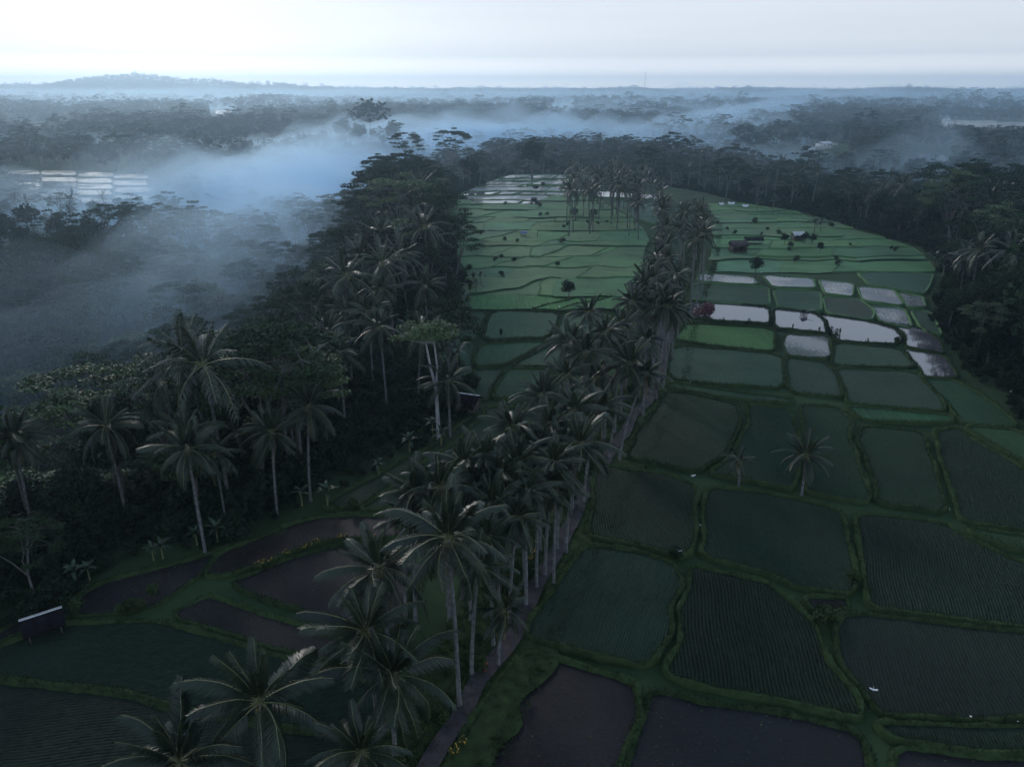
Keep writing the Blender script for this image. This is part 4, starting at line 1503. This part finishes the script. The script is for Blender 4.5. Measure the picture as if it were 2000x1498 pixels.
W = sample_woods()
_k = np.ones(len(W), bool)
for hx_, hy_ in HERO:
    if hy_ < 330:
        _k &= ~((np.abs(W[:, 0] - hx_ * W[:, 1] / hy_) < 4.0) & (W[:, 1] - hy_ > -17) & (W[:, 1] - hy_ < 3))
W = W[_k]
w1 = wavy(W[:, :2] * 3.1)
pal, alb, bro, und = [], [], [], []
for (x, y, z, d, s), wv in zip(W, w1):
    r = random.random()
    R = math.hypot(x, y)
    if x > 130 and y > 330 and R < 1400: pp, pa = .62, .14
    elif x < 0 and R < 330: pp, pa = .27, .33
    elif R < 330: pp, pa = .26, .26
    else: pp, pa = .26 + .12 * (wv > .6), .32 - .1 * (wv > .6)
    kd = 'palm' if r < pp else ('albizia' if r < pp + pa else 'broad')
    sc = random.uniform(.8, 1.15)
    if s > 15: sc *= 1.25
    if s > 24: sc *= 1.35
    if x > 150 and y > 380 and R < 1200: sc *= random.uniform(1.0, 1.35)
    if kd == 'broad': sc *= random.uniform(.9, 1.35)
    if kd != 'palm' and R > 500 and random.random() < .05: sc *= 1.4
    if z < -30 and kd == 'albizia': sc *= 1.15
    if d < 6: sc *= .8
    elif R < 330: sc *= random.uniform(1.1, 1.4) if (d < 26 or x > 0) and not (x > 0 and y > 290) else random.uniform(.75, 1.05)
    if y > 380 and d < 70 and z > -20: sc *= random.choice([.5, .6, .7, .85, 1.15])
    if z < -34 and y < 430 and random.random() < .35: continue
    # keep the near side of the view clear of the nearest crowns
    if R < 90 and kd == 'albizia': sc *= .7
    (pal if kd == 'palm' else alb if kd == 'albizia' else bro).append((R, x, y, z, random.uniform(0, 6.28), sc, kd))

ZONE = {
    'L0': 'the wood above the brown muddy fields', 'L1': 'the wood left of the curving terrace',
    'L2': 'the wood left of the middle rice fields', 'L3': 'the ridge left of the farthest fields',
    'G': 'the slope falling to the gully', 'F0': 'the dark stand across the gully',
    'F1': 'the mist behind the foggy gully', 'R0': 'the wood beside the pinkish flooded paddy',
    'R1': 'the wood right of the far fields', 'R2': 'the hillside behind the right wood',
    'B0': 'the belt behind the far left fields', 'B1': 'the belt behind the far right fields'}
WHAT = {'palm': ('short coconut palm in ', 'coconut palm in ', 'tall coconut palm in '),
        'albizia': ('small flat-topped tree in ', 'flat-topped umbrella tree in ', 'large umbrella tree in '),
        'broad': ('low bushy tree in ', 'bushy dark tree in ', 'big round bushy tree in ')}


def zone(x, y):
    u = 1000 + F_PX * x / max(y, 1)
    if y > 430 and 600 < u < 1480: return 'B0' if u < 1120 else 'B1'
    if u < 1000:
        dr = float(poly_dist(np.array([[x, y]]), RAV_L, False)[0])
        edge = float(poly_dist(np.array([[x, y]]), PL)[0])
        if y < 430 and edge < 40:
            return 'L0' if y < 95 else 'L1' if y < 150 else 'L2' if y < 250 else 'L3'
        if y < 330 and edge < 95: return 'G'
        return 'F0' if y < 330 else 'F1'
    return 'R0' if y < 200 else 'R1' if y < 380 else 'R2'


placed = {'palm': PALM_N[0] + 58, 'albizia': 32, 'broad': 14}
for kd, L in (('palm', pal), ('albizia', alb), ('broad', bro)):
    L.sort(key=lambda t: t[0])
    solo, rest = [], []
    lim = 300 - placed[kd]
    for t in L:
        q = to_px(t[1], t[2], t[3] + 12)
        vis = q is not None and -60 < q[0] < 2060 and q[1] < 1560
        if vis and len(solo) < lim: solo.append(t)
        else: rest.append(t)
    for R, x, y, z, rz, sc, _ in solo:
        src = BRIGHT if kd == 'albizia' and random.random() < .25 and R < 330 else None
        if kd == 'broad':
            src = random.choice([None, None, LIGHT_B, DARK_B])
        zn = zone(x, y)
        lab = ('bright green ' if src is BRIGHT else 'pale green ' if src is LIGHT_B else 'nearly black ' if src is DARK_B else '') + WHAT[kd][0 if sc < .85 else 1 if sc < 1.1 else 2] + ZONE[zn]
        grp = {'palm': 'coconut palms', 'albizia': 'umbrella trees', 'broad': 'bushy trees'}[kd] + ' of ' + ZONE[zn]
        tree(kd, x, y, z - .3, sc, rz, random.randrange(5), lab, grp, src)
    nm_ = {'palm': 'distant_palm_woods', 'albizia': 'distant_umbrella_woods', 'broad': 'distant_leafy_woods'}[kd]
    scatter_object(nm_, LIBS[kd], [(x, y, z - .4, rz, sc, random.randrange(4)) for R, x, y, z, rz, sc, _ in rest], 4)

# ------------------------------------------------------------------ plants of the fields and edges
def banana_leaf():
    g = Geo(); vs, fs = [], []
    for i in range(7):
        q = i / 6
        w = .28 * math.sin(PI * min(1, .12 + q * .86)) ** .7
        x, z = 2.4 * q * (1 - .15 * q), 1.0 * q - 1.5 * q ** 2.3
        for k, sy in ((0, -1), (1, 0), (2, 1)):
            vs.append((x, sy * w + random.uniform(-.03, .03), z + (-.05 if sy == 0 else .04)))
    for i in range(6):
        for k in range(2): fs.append((i * 3 + k, i * 3 + k + 1, i * 3 + k + 4, i * 3 + k + 3))
    g.add(vs, fs)
    return g.mesh('banana_leaf', M['banana'])


BLEAF = [banana_leaf() for _ in range(2)]
g_ = Geo(); tube(g_, [(0, 0, -.3), (0, 0, 1), (.05, 0, 2)], [.16, .13, .08], 7)
BSTEM = g_.mesh('banana_stem', M['rib'], True)


def banana(x, y, z, s, label, group=None):
    o = empty('banana_plant', (x, y, z), random.uniform(0, 6.28), s)
    tag(o, label, 'banana plant', group)
    link('stem', BSTEM, o)
    for k in range(8):
        l = link('leaf', BLEAF[k % 2], o)
        l.location = (0, 0, 1.95)
        l.rotation_euler = (Matrix.Rotation(k * 2.4, 4, 'Z') @ Matrix.Rotation(-math.radians(62 - 9 * k), 4, 'Y')).to_euler()
        l.scale = (random.uniform(.8, 1.1),) * 3


def spot(u, v):
    p = ground_at(u, v)
    return p.x, p.y, max(p.z, Tz(p.x, p.y) + .2)


for u, v in [(882, 728), (870, 745), (893, 715), (905, 600), (918, 588), (930, 572), (938, 556), (912, 612), (898, 640), (925, 560)]:
    x, y, z = spot(u, v); banana(x, y, z, random.uniform(1.1, 1.6), 'pale green banana plant at the fields\' left edge below the wood', 'banana plants at the left field edge')
for u, v in [(845, 845), (862, 868), (800, 880), (740, 925), (640, 985), (590, 985)]:
    x, y, z = spot(u, v); banana(x, y, z, random.uniform(.6, .95), 'banana plant between the dark wood and the narrow curving terrace', 'banana plants along the narrow terrace')
for u, v in [(300, 1092), (318, 1088), (385, 1062), (175, 1130), (150, 1140), (425, 1055)]:
    x, y, z = spot(u, v); banana(x, y, z, random.uniform(.6, .95), 'banana plant at the foot of the wood above the wet ditch field', 'banana plants above the ditch field')
for u, v in [(1478, 412), (1510, 410), (1590, 455), (1602, 452), (1822, 520), (1840, 545)]:
    x, y, z = spot(u, v); banana(x, y, z, random.uniform(1.3, 1.9), 'pale banana plant at the border of the far right green fields', 'banana plants of the far right fields')


def shrub_mesh(seed, H, R, n, leaf, mat, blobs=7):
    rs = np.random.default_rng(seed); g = Geo()
    for k in range(blobs):
        a = rs.uniform(0, 6.28); q = rs.uniform(0, .6)
        V, Fq = leaf_quads((R * q * math.cos(a), R * q * math.sin(a), H * rs.uniform(.25, .75)), (R * .5, R * .5, H * .3), n, leaf, rs, .25)
        g.add(V, Fq)
    return g.mesh('shrub', mat)


SHR = [shrub_mesh(900 + i, 1.6, 1.0, 60, .13, M['broad']) for i in range(3)]
SHRG = [shrub_mesh(910 + i, 1.2, .8, 60, .12, M['bund']) for i in range(3)]
SHRT = [shrub_mesh(920 + i, 2.2, .5, 45, .12, M['broad'], 5) for i in range(2)]
SHRR = shrub_mesh(930, 3.0, 2.2, 110, .24, M['red_leaf'], 9)


def shrub(u, v, s, label, group=None, meshes=SHR, name='shrub', cat='shrub'):
    x, y, z = spot(u, v)
    o = link(name, random.choice(meshes))
    o.location = (x, y, z - .1); o.scale = (s * random.uniform(.9, 1.3), s, s); o.rotation_euler = (0, 0, random.uniform(0, 6.28))
    return tag(o, label, cat, group)


shrub(1378, 618, 1.15, 'dark red leafy shrub at the left end of the flooded paddy', meshes=[SHRR])
for u, v, s in [(1045, 398, 1.8), (1052, 404, 1.5), (1048, 372, 1.6), (1060, 366, 1.7), (1120, 420, 1.9), (1158, 423, 1.9), (1110, 441, 1.0), (1102, 446, .9), (1148, 436, .9), (1185, 436, .8),
                (1168, 438, .7), (1098, 475, 1.1), (985, 470, .9), (1010, 474, .9), (980, 506, 1.0), (968, 510, .9), (1005, 512, .9), (987, 400, 1.0), (895, 465, 1.0), (915, 530, 1.3),
                (980, 540, 1.1), (1090, 520, .9), (1055, 422, 1.0), (1068, 421, .9)]:
    shrub(u, v, s, 'small dark shrub on a bund among the far left rice fields', 'shrubs among the far left rice fields')
for u, v, s in [(1400, 437, .8), (1420, 450, .9), (1435, 457, 1.0), (1498, 450, .8), (1522, 458, 1.1), (1487, 460, .8), (1555, 510, 1.2), (1637, 518, 1.1), (1632, 508, .9), (1622, 445, 1.4),
                (1475, 436, 1.5), (1750, 490, 1.0), (1740, 488, .9), (1660, 480, .7), (1540, 490, .9)]:
    shrub(u, v, s, 'small dark shrub among the far right rice fields', 'shrubs among the far right rice fields')
for u, v, s in [(1412, 633, .8), (1432, 634, .6), (1462, 636, .9), (1503, 632, 1.1), (1622, 655, 1.1), (1632, 662, 1.2), (1615, 650, .9), (1640, 652, .7), (1548, 640, .6), (1600, 646, .6), (1694, 670, .6)]:
    shrub(u, v, s, 'thin dark sapling standing on the bund of the flooded paddies', 'saplings on the flooded paddies\' bunds', SHRT, 'sapling', 'sapling')
shrub(1752, 668, 1.1, 'round grassy bush on the corner where three flooded paddies meet', meshes=SHRG)
shrub(1608, 1215, 1.6, 'pale fan-shaped grass clump where four near bunds meet', meshes=SHRG, name='grass_clump', cat='grass clump')
shrub(1320, 1090, 1.0, 'dark weed clump on the corner of the near paddies', meshes=SHR)
shrub(1668, 1135, 1.3, 'thin pale shrub on the bund above the fan-shaped grass clump', meshes=SHRG)
shrub(978, 655, 1.0, 'lone dark sapling in the pale seedling field', meshes=SHRT, name='sapling', cat='sapling')
for u, v, s in [(690, 992, 1.3), (300, 1160, 1.2), (255, 1192, 1.3), (275, 1188, 1.1), (235, 1195, 1.0), (150, 1190, 1.2)]:
    shrub(u, v, s, 'leafy bush on the bank between the near left fields', 'bushes on the near left banks', SHRG)
tree_px('broad', 1112, 541, 6.0, 'small round tree alone in the green terraces left of the palm row', vi=0)
tree_px('broad', 1481, 495, 6.5, 'small dark tree at the top edge of the pale seedling plots', vi=2)
tree_px('broad', 1604, 470, 4.0, 'little reddish tree right of the white-roofed hut', vi=3)
for u, v, H in [(1535, 452, 4.5), (1575, 448, 5), (1590, 452, 4.5), (1545, 468, 3.2)]:
    tree_px('broad', u, v, H, 'small tree crowding round the white-roofed field hut', vi=random.randrange(5), group='trees around the white-roofed hut')


def marigold(seed):
    rs = np.random.default_rng(seed); g = Geo()
    V, Fq = leaf_quads((0, 0, .3), (.4, .4, .3), 90, .09, rs, .2); g.add(V, Fq, 0)
    V, Fq = leaf_quads((0, 0, .5), (.42, .42, .22), 16, .075, rs, .8); g.add(V, Fq, 1)
    return g.mesh('flowering_plant', [M['bund'], M['yellow']])


MG = [marigold(i) for i in range(2)]
for u, v in [(605, 1068), (618, 1062), (560, 1085), (592, 1072), (662, 1050), (672, 1051), (725, 1052), (720, 1054), (505, 1108), (520, 1103), (535, 1098), (1115, 910), (1040, 1080), (1035, 1092), (905, 1452), (885, 1470)]:
    near_row = u > 800
    shrub(u, v, random.uniform(.8, 1.2), 'yellow-flowering plant beside the path' if near_row else 'yellow-flowering plant on the bund over the brown muddy field',
          'yellow flowers beside the path' if near_row else 'yellow flowers on the muddy field bund', MG, 'flowering_plant', 'flowering plant')

# loose tufts over the muddy fields and the verge
def tufts(name, pts, h, w, mat, n):
    P = np.repeat(np.asarray(pts, float), n, 0)
    P[:, :2] += RNG.normal(size=(len(P), 2)) * h * .35
    A = RNG.uniform(0, 2 * PI, len(P)); W_ = RNG.uniform(.6, 1.3, len(P)) * w; H_ = RNG.uniform(.5, 1.2, len(P)) * h
    d = np.stack([np.cos(A) * W_, np.sin(A) * W_, A * 0], 1)
    tip = P + np.column_stack([RNG.normal(size=(len(P), 2)) * h * .4, H_])
    g = Geo(); g.add(np.stack([P - d, P + d, tip], 1).reshape(-1, 3), np.arange(len(P) * 3).reshape(-1, 3))
    return tag(link(name, g.mesh(name, mat)), kind='stuff')


pts = []
for i, (o, pl, z) in enumerate(NEAR):
    if o.name.startswith('muddy') and pl:
        xs = [p.x for p in pl]; ys = [p.y for p in pl]
        area = (max(xs) - min(xs)) * (max(ys) - min(ys))
        P = [(p.x, p.y) for p in pl]
        for _ in range(int(min(area * 1.2, 1600))):
            x, y = random.uniform(min(xs), max(xs)), random.uniform(min(ys), max(ys))
            if mnoise.noise(Vector((x * .12, y * .12, i))) > random.uniform(-.5, .5) and pip(x, y, P): pts.append((x, y, z))
tufts('weeds', pts, .13, .035, M['bund_dry'], 4)
pts = []
for a_, b_ in zip(ROW_PX[:-1], ROW_PX[1:]):
    A_, B_ = ground_at(*a_), ground_at(*b_)
    nrm = Vector((B_.y - A_.y, A_.x - B_.x, 0)).normalized()
    for _ in range(int((B_ - A_).length * 55)):
        off = random.uniform(-5.6, 5.6)
        if .6 < off < 4.0 and random.random() < .9: continue
        p = A_.lerp(B_, random.random()) + nrm * off
        pts.append((p.x, p.y, p.z - .15))
tufts('verge_grass', pts, .42, .05, M['bund'], 5)
for _ in range(46):
    i = random.randrange(len(ROW_PX) - 4)
    A_, B_ = ROW_PX[i], ROW_PX[i + 1]; t = random.random()
    shrub(A_[0] * (1 - t) + B_[0] * t - random.uniform(8, 60), A_[1] * (1 - t) + B_[1] * t, random.uniform(.7, 1.5), 'low scrub under the central row of palms', 'scrub under the central palms', random.choice([SHR, SHRG]))

# ------------------------------------------------------------------ birds
def egret(u, v, label, s=1.0, fly=False, rz=None):
    x, y, z = spot(u, v)
    o = empty('egret', (x, y, z + (.45 if not fly else .9)), random.uniform(0, 6.28) if rz is None else rz, s)
    tag(o, label, 'bird', 'white egrets in the rice fields')
    o.scale = (s * .5,) * 3
    g = Geo(); ball(g, (0, 0, .38), (.24, .11, .12), 9, 6); link('body', g.mesh('egret_body', M['white'], True), o)
    g = Geo(); tube(g, [(.18, 0, .42), (.3, 0, .55), (.24, 0, .7), (.3, 0, .82), (.36, 0, .82)], [.05, .035, .03, .04, .02], 6); link('neck', g.mesh('egret_neck', M['white'], True), o)
    g = Geo(); tube(g, [(.36, 0, .82), (.5, 0, .79)], [.02, .004], 5); link('bill', g.mesh('egret_bill', M['bill']), o)
    for sy in (-.05, .05):
        g = Geo(); tube(g, [(.02, sy, .3), (.0, sy, .1), (.04, sy, -.5)], [.02, .012, .012], 4); link('leg', g.mesh('egret_leg', M['dark']), o)
    for sy in (-1, 1):
        g = Geo()
        g.add([(.14, sy * .08, .46), (-.16, sy * .08, .44), (-.3, sy * (.55 if fly else .12), .62 if fly else .36), (-.02, sy * (.75 if fly else .14), .7 if fly else .38),
               (.16, sy * (.45 if fly else .12), .6 if fly else .44)], [(0, 1, 2), (0, 2, 3), (0, 3, 4)])
        g.add([(.14, sy * .08, .44), (-.16, sy * .08, .42), (-.3, sy * (.55 if fly else .12), .60 if fly else .34), (-.02, sy * (.75 if fly else .14), .68 if fly else .36),
               (.16, sy * (.45 if fly else .12), .58 if fly else .42)], [(2, 1, 0), (3, 2, 0), (4, 3, 0)])
        link('wing', g.mesh('egret_wing', M['white']), o)


egret(1702, 1366, 'white egret with spread wings over the bund corner in the lower right', 1.0, True, 1.2)
egret(1893, 1410, 'white egret standing on the thin bund near the bottom right edge', .9)
egret(1985, 1418, 'small white egret at the right picture edge on the thin bund', .5)
egret(1853, 1002, 'white egret where the striped right-hand plots end at a bund', .6)
egret(1367, 1034, 'white egret on the bund left of the wide striped field', .8)
egret(1325, 1092, 'white egret beside the dark weed clump', .9, True)
egret(1352, 944, 'white egret on the bund junction left of the lone palms', 1.1, True, 2.0)
egret(1972, 772, 'white egret in front of the right wood', 1.3)
egret(1348, 752, 'white egret on the bund below the seedling fields', .8)
for u, v in [(1463, 438), (1481, 427), (1515, 420), (1558, 438), (1486, 537), (911, 430), (1066, 348), (1092, 605)]:
    egret(u, v, 'tiny white egret far off in the green fields', 1.6)

# ------------------------------------------------------------------ buildings and gear
def hut(u, v, w, d, h, rz, roof, label, name='field_hut', ridge=None, walls=True, rise=.9, wall_mat='timber', shed=False):
    x, y, z = spot(u, v)
    o = empty(name, (x, y, z), rz)
    tag(o, label, 'hut')
    for sx in (-1, 1):
        for sy in (-1, 1):
            g = Geo(); box(g, (sx * (w / 2 - .15), sy * (d / 2 - .15), h / 2 - .2), (.12, .12, h + .4)); link('post', g.mesh('post', M['timber']), o)
    if walls:
        g = Geo(); box(g, (0, d / 2 - .22, h * .5), (w - .5, .06, h * .9)); link('wall', g.mesh('wall', M[wall_mat]), o)
        for sx in (-1, 1):
            g = Geo(); box(g, (sx * (w / 2 - .22), .1, h * .45), (.06, d - .7, h * .8)); link('wall', g.mesh('wall', M[wall_mat]), o)
    g = Geo(); box(g, (0, 0, .35), (w - .6, d - .9, .1)); link('floor', g.mesh('floor', M['timber']), o)
    sl = math.atan2(rise, d / 2)
    n = max(3, int(w / .8))
    for sy in (-1, 1):
        if shed and sy > 0: continue
        for k in range(n):
            g = Geo()
            ln = (d / 2 + .45) / math.cos(sl)
            box(g, ((k + .5) * (w + .6) / n - (w + .6) / 2, sy * (d / 4 + .2), h + rise / 2 - .1 + .012 * (k % 2)), ((w + .6) / n + .04, ln, .05), 0, 0, -sy * sl)
            link('roof_panel', g.mesh('roof_panel', M[roof]), o)
    g = Geo(); box(g, (0, 0, h + rise + .06), (w + .7, .3, .08)); link('ridge_cap', g.mesh('ridge_cap', M[ridge or roof]), o)
    return o


hut(88, 1232, 3.0, 2.0, 1.1, .62, 'roof_dark', 'dark low shed with a bright metal ridge at the lower left', ridge='canvas', walls=False)
hut(915, 802, 3.4, 3.0, 2.0, -.35, 'roof_dark', 'small hut with dark purplish roof tucked under trees at the field edge', ridge='roof_zinc')
hut(1441, 492, 5.0, 4.0, 2.4, .1, 'roof_rust', 'rusty-roofed field hut, left of the two huts in the far right fields', rise=1.1)
hut(1471, 477, 5.6, 3.0, 1.6, -.03, 'roof_dark', 'long low dark-roofed shelter right of the rusty-roofed hut', walls=False, rise=.7)
hut(1557, 470, 3.6, 3.0, 2.2, .1, 'roof_zinc', 'field hut with a white roof wrapped in small trees', rise=.8)
hut(1022, 462, 1.8, 1.6, 1.4, .2, 'blue_tarp', 'tiny lookout shelter with a blue cover in the far left terraces', walls=False, rise=.4)
hut(1183, 705, 2.4, 1.6, 1.6, .0, 'roof_zinc', 'little tin-roofed shelter half hidden behind the palm row', walls=False, rise=.4) if False else None

for k, (u, v, w) in enumerate([(1408, 402, 2.0), (1428, 401, 2.8), (1455, 406, 2.6)]):
    x, y, z = spot(u, v)
    o = empty('sheet_shelter', (x, y, z), random.uniform(-.2, .2))
    tag(o, ['smallest white sheet shelter at the far edge of the right fields', 'wide white sheet shelter in the middle of three', 'tall white sheet shelter, rightmost of three'][k], 'shelter', 'white sheet shelters at the far field edge')
    for sx in (-1, 1):
        g = Geo(); tube(g, [(sx * w / 2, 0, -.2), (sx * w / 2, 0, 1.5)], [.05, .05], 5); link('pole', g.mesh('pole', M['timber']), o)
    g = Geo(); vs = []
    for i in range(7):
        for j in range(5):
            vs.append((w * (i / 6 - .5), (j / 4 - .5) * 1.6, 1.5 - abs(j / 4 - .5) * 1.7 - .25 * math.sin(PI * i / 6) + random.uniform(-.05, .05)))
    g.add(vs, [(i * 5 + j, (i + 1) * 5 + j, (i + 1) * 5 + j + 1, i * 5 + j + 1) for i in range(6) for j in range(4)])
    link('sheet', g.mesh('sheet', M['canvas']), o)

# hand tractor in the flooded paddy
x, y, z = spot(1570, 616)
o = empty('hand_tractor', (x, y, z), .25, 1.15)
tag(o, 'dark two-wheeled hand tractor with long handlebars parked in the flooded paddy', 'hand tractor')
g = Geo(); box(g, (0, 0, .75), (.9, .4, .4)); box(g, (-.1, 0, 1.05), (.45, .35, .22)); box(g, (.55, 0, .6), (.4, .3, .3)); link('engine', g.mesh('engine', M['roof_dark']), o)
for sy in (-1, 1):
    g = Geo(); ring = [(.5 * math.cos(a) * 1.0, sy * .5, .45 + .5 * math.sin(a)) for a in [i * PI / 8 for i in range(17)]]
    tube(g, ring, [.05] * 17, 5)
    for i in range(8):
        a = i * PI / 4
        tube(g, [(0, sy * .5, .45), (.5 * math.cos(a), sy * .5, .45 + .5 * math.sin(a))], [.03, .03], 4)
        box(g, (.5 * math.cos(a), sy * .5, .45 + .5 * math.sin(a)), (.05, .3, .12), 0)
    link('wheel', g.mesh('wheel', M['rubber']), o)
    g = Geo(); tube(g, [(.4, sy * .2, .8), (1.4, sy * .3, 1.0), (2.2, sy * .35, 1.15)], [.035, .03, .045], 5); link('handlebar', g.mesh('handlebar', M['steel']), o)
g = Geo(); tube(g, [(-.1, -.5, .45), (-.1, .5, .45)], [.04, .04], 6); link('axle', g.mesh('axle', M['dark']), o)

# orange cloth on the path
x, y, z = spot(948, 1303)
g = Geo(); vs = []
for i in range(12):
    for j in range(6):
        vs.append((x + (j / 5 - .5) * .35 + .08 * math.sin(i), y + (i / 11 - .5) * 1.5 + .02 * j, z + .13 + .1 * math.sin(j * 1.7 + i) * (0.3 < j / 5 < .9) + .06 * math.sin(i * 1.3)))
g.add(vs, [(i * 6 + j, i * 6 + j + 1, (i + 1) * 6 + j + 1, (i + 1) * 6 + j) for i in range(11) for j in range(5)])
o = link('orange_cloth', g.mesh('orange_cloth', M['orange']))
tag(o, 'crumpled orange cloth lying on the dirt path between the palms', 'cloth')

# mast and roofs far away
yb = 3400; xb = (1258 - 1000) / F_PX * (yb * CP + 40 * SP)
zb = Tz(xb, yb); zt = at_depth(1258, 141, yb).z
o = empty('radio_mast', (xb, yb, zb)); tag(o, 'thin lattice radio mast rising over the horizon', 'mast')
g = Geo()
H = zt - zb
for k in range(3):
    a = k * 2 * PI / 3
    tube(g, [(2.2 * math.cos(a), 2.2 * math.sin(a), 0), (.5 * math.cos(a), .5 * math.sin(a), H)], [.35, .25], 4)
for i in range(16):
    z0, z1 = H * i / 16, H * (i + 1) / 16
    r0, r1 = 2.2 - 1.7 * i / 16, 2.2 - 1.7 * (i + 1) / 16
    for k in range(3):
        a, b = k * 2 * PI / 3, (k + 1) * 2 * PI / 3
        tube(g, [(r0 * math.cos(a), r0 * math.sin(a), z0), (r1 * math.cos(b), r1 * math.sin(b), z1)], [.12, .12], 3)
link('lattice', g.mesh('lattice', M['steel']), o)
g = Geo(); tube(g, [(0, 0, H), (0, 0, H + 6)], [.15, .1], 4); link('antenna', g.mesh('antenna', M['steel']), o)


def far_house(u, v, w, d, h, z0, label, roof='roof_zinc', rz=0.2):
    p = at(u, v, z0); z = Tz(p.x, p.y)
    o = empty('far_house', (p.x, p.y, z + 2), rz); tag(o, label, 'building')
    g = Geo(); box(g, (0, 0, h / 2 - 1), (w, d, h + 2)); link('wall', g.mesh('far_wall', M['canvas']), o)
    for sy in (-1, 1):
        g = Geo(); sl = math.atan2(h * .5, d / 2)
        box(g, (0, sy * d / 4, h + h * .25 + .1), (w + 1, (d / 2 + .8) / math.cos(sl), .2), 0, 0, -sy * sl); link('roof', g.mesh('far_roof', M[roof]), o)
    for k in range(3):
        g = Geo(); box(g, ((k - 1) * w * .3, -d / 2 - .03, h * .55), (w * .1, .08, h * .35)); link('window', g.mesh('far_window', M['roof_dark']), o)


far_house(1608, 297, 15, 10, 3.2, -12, 'pale hall with a broad light roof in the mist behind the right wood', 'canvas', .5)
far_house(432, 219, 15, 9, 5, -12, 'pale roofed house in the far woods left of the giant tree')
far_house(1131, 210, 16, 12, 7, -12, 'white house speck in the hazy woods beyond the far fields')
far_house(1848, 236, 11, 8, 4, -12, 'pale house beside the far flooded paddies at upper right')

# ------------------------------------------------------------------ undergrowth on the near slopes
und = []
for x, y, z, d, s in W:
    R = math.hypot(x, y)
    if R < 420:
        for k in range(5 if d < 30 else 2):
            sc = random.uniform(.3, .55) * (1.35 if 4 < d < 40 else 1)
            ux, uy = x + random.uniform(-3.5, 3.5), y + random.uniform(-3.5, 3.5)
            und.append((ux, uy, z - 1.2 - 2.2 * sc, random.uniform(0, 6.28), sc, random.randrange(4)))
gx, gy = np.meshgrid(np.arange(-160, 170, 2.3), np.arange(25, 420, 2.3))
P_ = np.stack([gx.ravel(), gy.ravel()], 1) + RNG.uniform(-1.1, 1.1, (gx.size, 2))
d_ = poly_dist(P_, PL)
P_ = P_[(d_ > .3) & (d_ < 26)]; d_ = d_[(d_ > .3) & (d_ < 26)]
for (x, y), z, d in zip(P_, T(P_), d_):
    if random.random() < .8:
        sc = random.uniform(.12, .26) + min(max(d - 1, 0), 8) / 8 * random.uniform(.08, .38)
        und.append((x, y, z - 4.2 * sc, random.uniform(0, 6.28), sc, random.randrange(4)))
scatter_object('undergrowth', LIBS['broad'], und, 4)

print('TREES', len(pal), len(alb), len(bro), 'rows tris', ROWTRIS[0], 'objects', len(SC.objects))

# ------------------------------------------------------------------ labels: alike things that can be counted off are told apart by their order
ORD = 'first second third fourth fifth sixth seventh eighth ninth tenth eleventh twelfth thirteenth fourteenth fifteenth sixteenth seventeenth eighteenth nineteenth twentieth'.split() + [x + y for x in ('twenty-', 'thirty-') for y in 'first second third fourth fifth sixth seventh eighth ninth'.split()]
bylab = {}
for o in SC.objects:
    if o.parent is None and 'label' in o and 'category' in o: bylab.setdefault(o['label'], []).append(o)
for lab, L in bylab.items():
    if 2 <= len(L) <= 38:
        key = {}
        for o in L:
            q = to_px(*o.location)
            key[o.name] = q[0] if q else 0
        L.sort(key=lambda o: key[o.name])
        for i, o in enumerate(L):
            w = 'leftmost' if i == 0 else 'rightmost' if i == len(L) - 1 else ORD[i] + ' from left'
            o['label'] = (w + ' ' + lab) if len((w + ' ' + lab).split()) <= 16 else lab
            if 'group' not in o: o['group'] = lab
